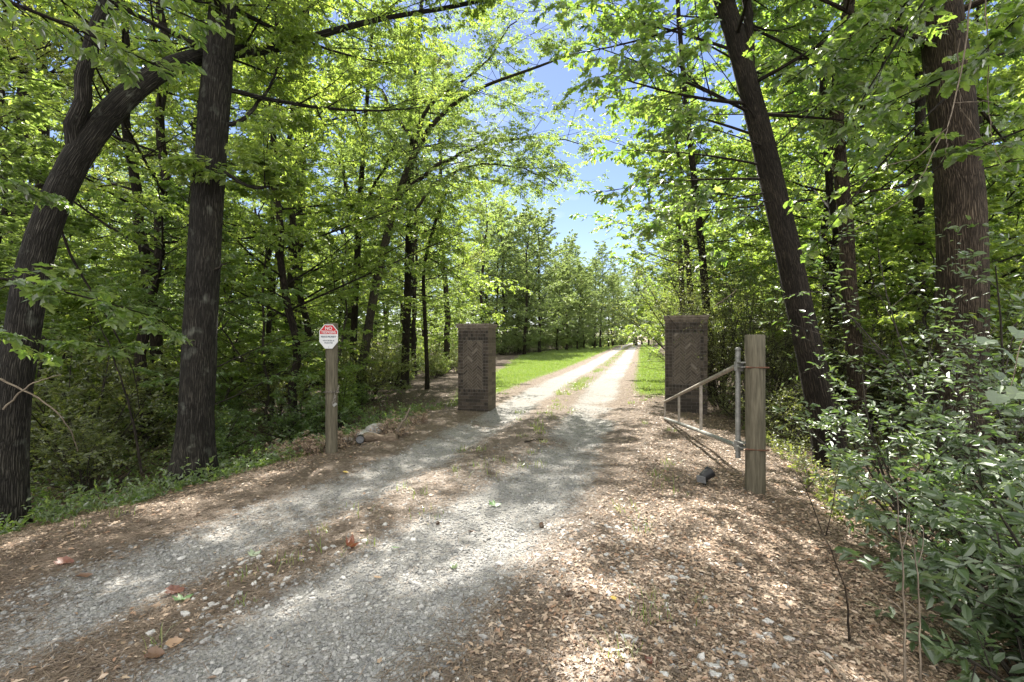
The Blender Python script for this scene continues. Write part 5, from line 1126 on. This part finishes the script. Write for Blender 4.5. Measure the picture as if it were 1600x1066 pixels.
def build_near():
    # boughs of trees that stand just outside the frame, left
    spray('overhanging_bough', 'leafy bough hanging into the top left corner', 'branch', W(-160, -60, 3.2), W(250, 105, 4.0), .02, .085, .55, 'oval', 'leaf_big', 601, 12, 5, 6)
    spray('overhanging_bough', 'leafy bough crossing the upper left above the leaning trunk', 'branch', W(-140, -120, 3.6), W(330, 40, 4.4), .02, .085, .55, 'oval', 'leaf_big', 602, 10, 4, 6)
    spray('maple_sapling_bough', 'maple bough with bright leaves reaching right in front of the leaning trunk', 'branch', W(-90, 420, 3.6), W(255, 500, 4.3), .014, .095, .85, 'lobed', 'leaf_big', 603, 11, 4, 5, cv=-.12)
    spray('maple_sapling_bough', 'maple bough low at the far left below the brighter one', 'branch', W(-120, 520, 3.4), W(190, 545, 4.2), .012, .09, .85, 'lobed', 'leaf_big', 604, 9, 4, 5)
    spray('maple_sapling_bough', 'small maple twig with sunny leaves across the leaning trunk at mid height', 'branch', W(-80, 250, 3.8), W(105, 320, 4.3), .010, .085, .85, 'lobed', 'leaf_big', 605, 7, 3, 4)
    # boughs at the right
    gg = [((1700, 40, 4.6), (1330, 190, 5.2)), ((1720, 160, 4.4), (1390, 300, 5.0)), ((1560, -90, 5.0), (1230, 130, 5.8)), ((1690, -60, 4.2), (1500, 120, 4.6)), ((1500, -80, 5.2), (1250, 330, 5.6)), ((1480, 150, 5.6), (1270, 390, 5.5))]
    lab = ['broad leaved bough across the thick oak, highest of those at the right', 'broad leaved bough crossing in front of the thick oak at mid height', 'bough of large leaves hanging between the leaning dark tree and the slim curved one', 'dark bough hanging in the top right corner', 'long drooping bough of large leaves beside the slim curved trunk', 'low bough of large leaves ending over the leaning dark trunk']
    for i, ((a, b, z), (c, d, z2)) in enumerate(gg):
        spray('overhanging_bough', lab[i], 'branch', W(a, b, z), W(c, d, z2), .014, .105, .9, 'broad' if i != 3 else 'lobed', 'leaf_big', 620 + i, 10, 4, 4, cv=-.14, flat=.25)
    # dry dead branch of pale twigs at the upper right
    g = rng(640); frm = W(1530, -60, 4.5); base = frm.copy(); root = thing('dead_branch', 'pale leafless dead branch dangling in front of the thick oak', 'branch', tuple(base)); mb = MB()
    for pts, r in (([(1530, -60), (1510, 30), (1505, 100), (1490, 170), (1480, 200)], .010), ([(1480, 200), (1440, 245), (1380, 262)], .006), ([(1500, 60), (1498, 120), (1500, 175)], .006), ([(1540, 0), (1545, 70), (1540, 130), (1545, 180)], .006), ([(1490, 160), (1520, 158), (1560, 160)], .005),
                   ([(1480, 200), (1478, 240)], .004), ([(1470, 215), (1430, 300), (1335, 360)], .005), ([(1500, 170), (1540, 228), (1590, 232)], .005), ([(1545, 180), (1560, 250), (1580, 270)], .004)):
        P, u = resample([W(a, b, 4.5 + .1 * g.normal()) for a, b in pts], 10); P[1:-1] += g.normal(size=(8, 3)) * .008; mb.tube(P - base, np.linspace(r, r * .5, 10), 6)
    mb.build('twigs', M['twig'], root, True, True)
    # bare fine twigs in the thicket
    g = rng(650)
    # glossy silver-leaved shrub, bottom right
    for i, (x, y, Hs, sp_, lab) in enumerate([(3.85, 4.3, 1.6, .75, 'glossy silvery leaved shrub beyond the bare stems, nearest to the leaning dark tree'), (3.4, 3.25, 1.05, .7, 'low glossy silvery leaved shrub just behind the two bare stems'), (3.3, 2.55, 1.15, .7, 'large glossy leaved shrub at the right edge above the lowest one in the corner'), (2.72, 2.28, .72, .7, 'nearest and lowest glossy leaved shrub in the bottom right corner'), (5.1, 4.8, 3.2, .7, 'tallest glossy leaved shrub in front of the thick oak'), (4.2, 3.4, 2.05, .8, 'glossy leaved shrub cut by the right edge of the photo')]):
        s = make_shrub(700 + i, 'glossy_shrub', lab, 'shrub', H=Hs, spread=sp_, leafm='leaf_silver', leafL=.076 if y > 3 else .080, wr=.44, kind='oval', ns=13, lv=(6, 4, 6)); s.location = (x, y, H1(x, y) - .02); s.rotation_euler = (0, 0, i * 1.3)
    db = [make_shrub(380 + i, 'dry_brush', 'clump of dry brown brush', 'brush', H=.42, spread=.9, leafm='litter', leafL=.05, wr=.35, kind='long', ns=14, lv=(5, 3, 4), barkm='twig') for i in range(2)]
    sp_ = []
    for px, Z in ((500, 6.8), (538, 7.2), (612, 7.7), (470, 6.9), (655, 9.0), (440, 7.3)): sp_.append(((px - 800) / F * Z, Z, px * .1, .5 + .4 * g.random()))
    place_many(db, sp_, 'low clump of dry brown brush along the bank round the sign post', 'dry brush on the left bank')
    # vine leaves at the right edge
    g = rng(655); base = W(1585, 520, 3.0); root = thing('vine', 'hanging vine with pale toothed leaves at the right edge', 'vine', tuple(base)); ml = MB(); mb = MB()
    P, u = resample([W(1640, 470, 3.0), W(1590, 540, 3.0), W(1585, 600, 3.0), W(1560, 640, 3.0)], 12); mb.tube(P - base, .003, 5); mb.build('stem', M['twig'], root, True, True)
    q = np.array([W(a, b, 3.0 + .12 * g.normal()) for a, b in ((1590, 515), (1570, 550), (1600, 560), (1555, 585), (1560, 615), (1592, 610), (1605, 640), (1545, 530))]) - base
    ax = np.stack([g.normal(-.4, .5, 8), -.3 + g.normal(size=8) * .2, -.4 + 0 * q[:, 0]], -1); no = np.stack([g.normal(size=8) * .2, -.55 + 0 * q[:, 0], .9 + 0 * q[:, 0]], -1)
    put_leaves(ml, q, ax, no, np.full(8, .10), np.full(8, .105), 'broad', g.random(8)); ml.build('foliage', M['leaf_silver'], root)
    # ground plants on the left bank (too many to count)
    g = rng(660); n = 5200; y = 3.6 * (12 / 3.6) ** g.random(n); dd = -(2.6 + 7.5 * g.random(n) ** 1.3 * np.clip(y / 5, .6, 2)); x = CX(y) + dd * 1.15
    k = (lawn_left(x, y) < .5) | (y < 10); k &= fbm(x * .9, y * .9, 3) > .34; x, y = x[k], y[k]; n = len(x); hh = .05 + .28 * g.random(n) ** 1.5
    st = Bset(np.stack([x, y, Hland(x, y) - .01], -1), np.stack([g.normal(size=n) * .4, g.normal(size=n) * .4, np.ones(n)], -1), hh, g.normal(size=(n, 3)) * .15, np.full(n, .0022))
    ml = MB(); leaf_on(g, ml, st, 7, .060, .5, 'kite', u0=.3, spread=.45, droop=.1, jit=.5); m2 = ml.build('ground_plants', M['leaf_big'], None); m2['kind'] = 'stuff'; m2['label'] = 'low green seedlings covering the floor of the left wood'
    # weeds by the right bank
    n = 2600; y = 4.2 * (13 / 4.2) ** g.random(n); x = CX(y) + 1.1 * (3.7 + 5 * g.random(n) ** 1.4); k = fbm(x, y, 1) > .45; x, y = x[k], y[k]; n = len(x)
    st = Bset(np.stack([x, y, Hland(x, y) - .01], -1), np.stack([g.normal(size=n) * .4, g.normal(size=n) * .4, np.ones(n)], -1), .05 + .3 * g.random(n) ** 1.5, g.normal(size=(n, 3)) * .15, np.full(n, .0022))
    ml = MB(); leaf_on(g, ml, st, 6, .055, .5, 'kite', u0=.3, spread=.35, droop=.1, jit=.5); m3 = ml.build('ground_ivy', M['leaf_shrub'], None); m3['kind'] = 'stuff'; m3['label'] = 'low creeping green plants under the right wood'
build_near()
print('script', round(time.time() - T0, 1))
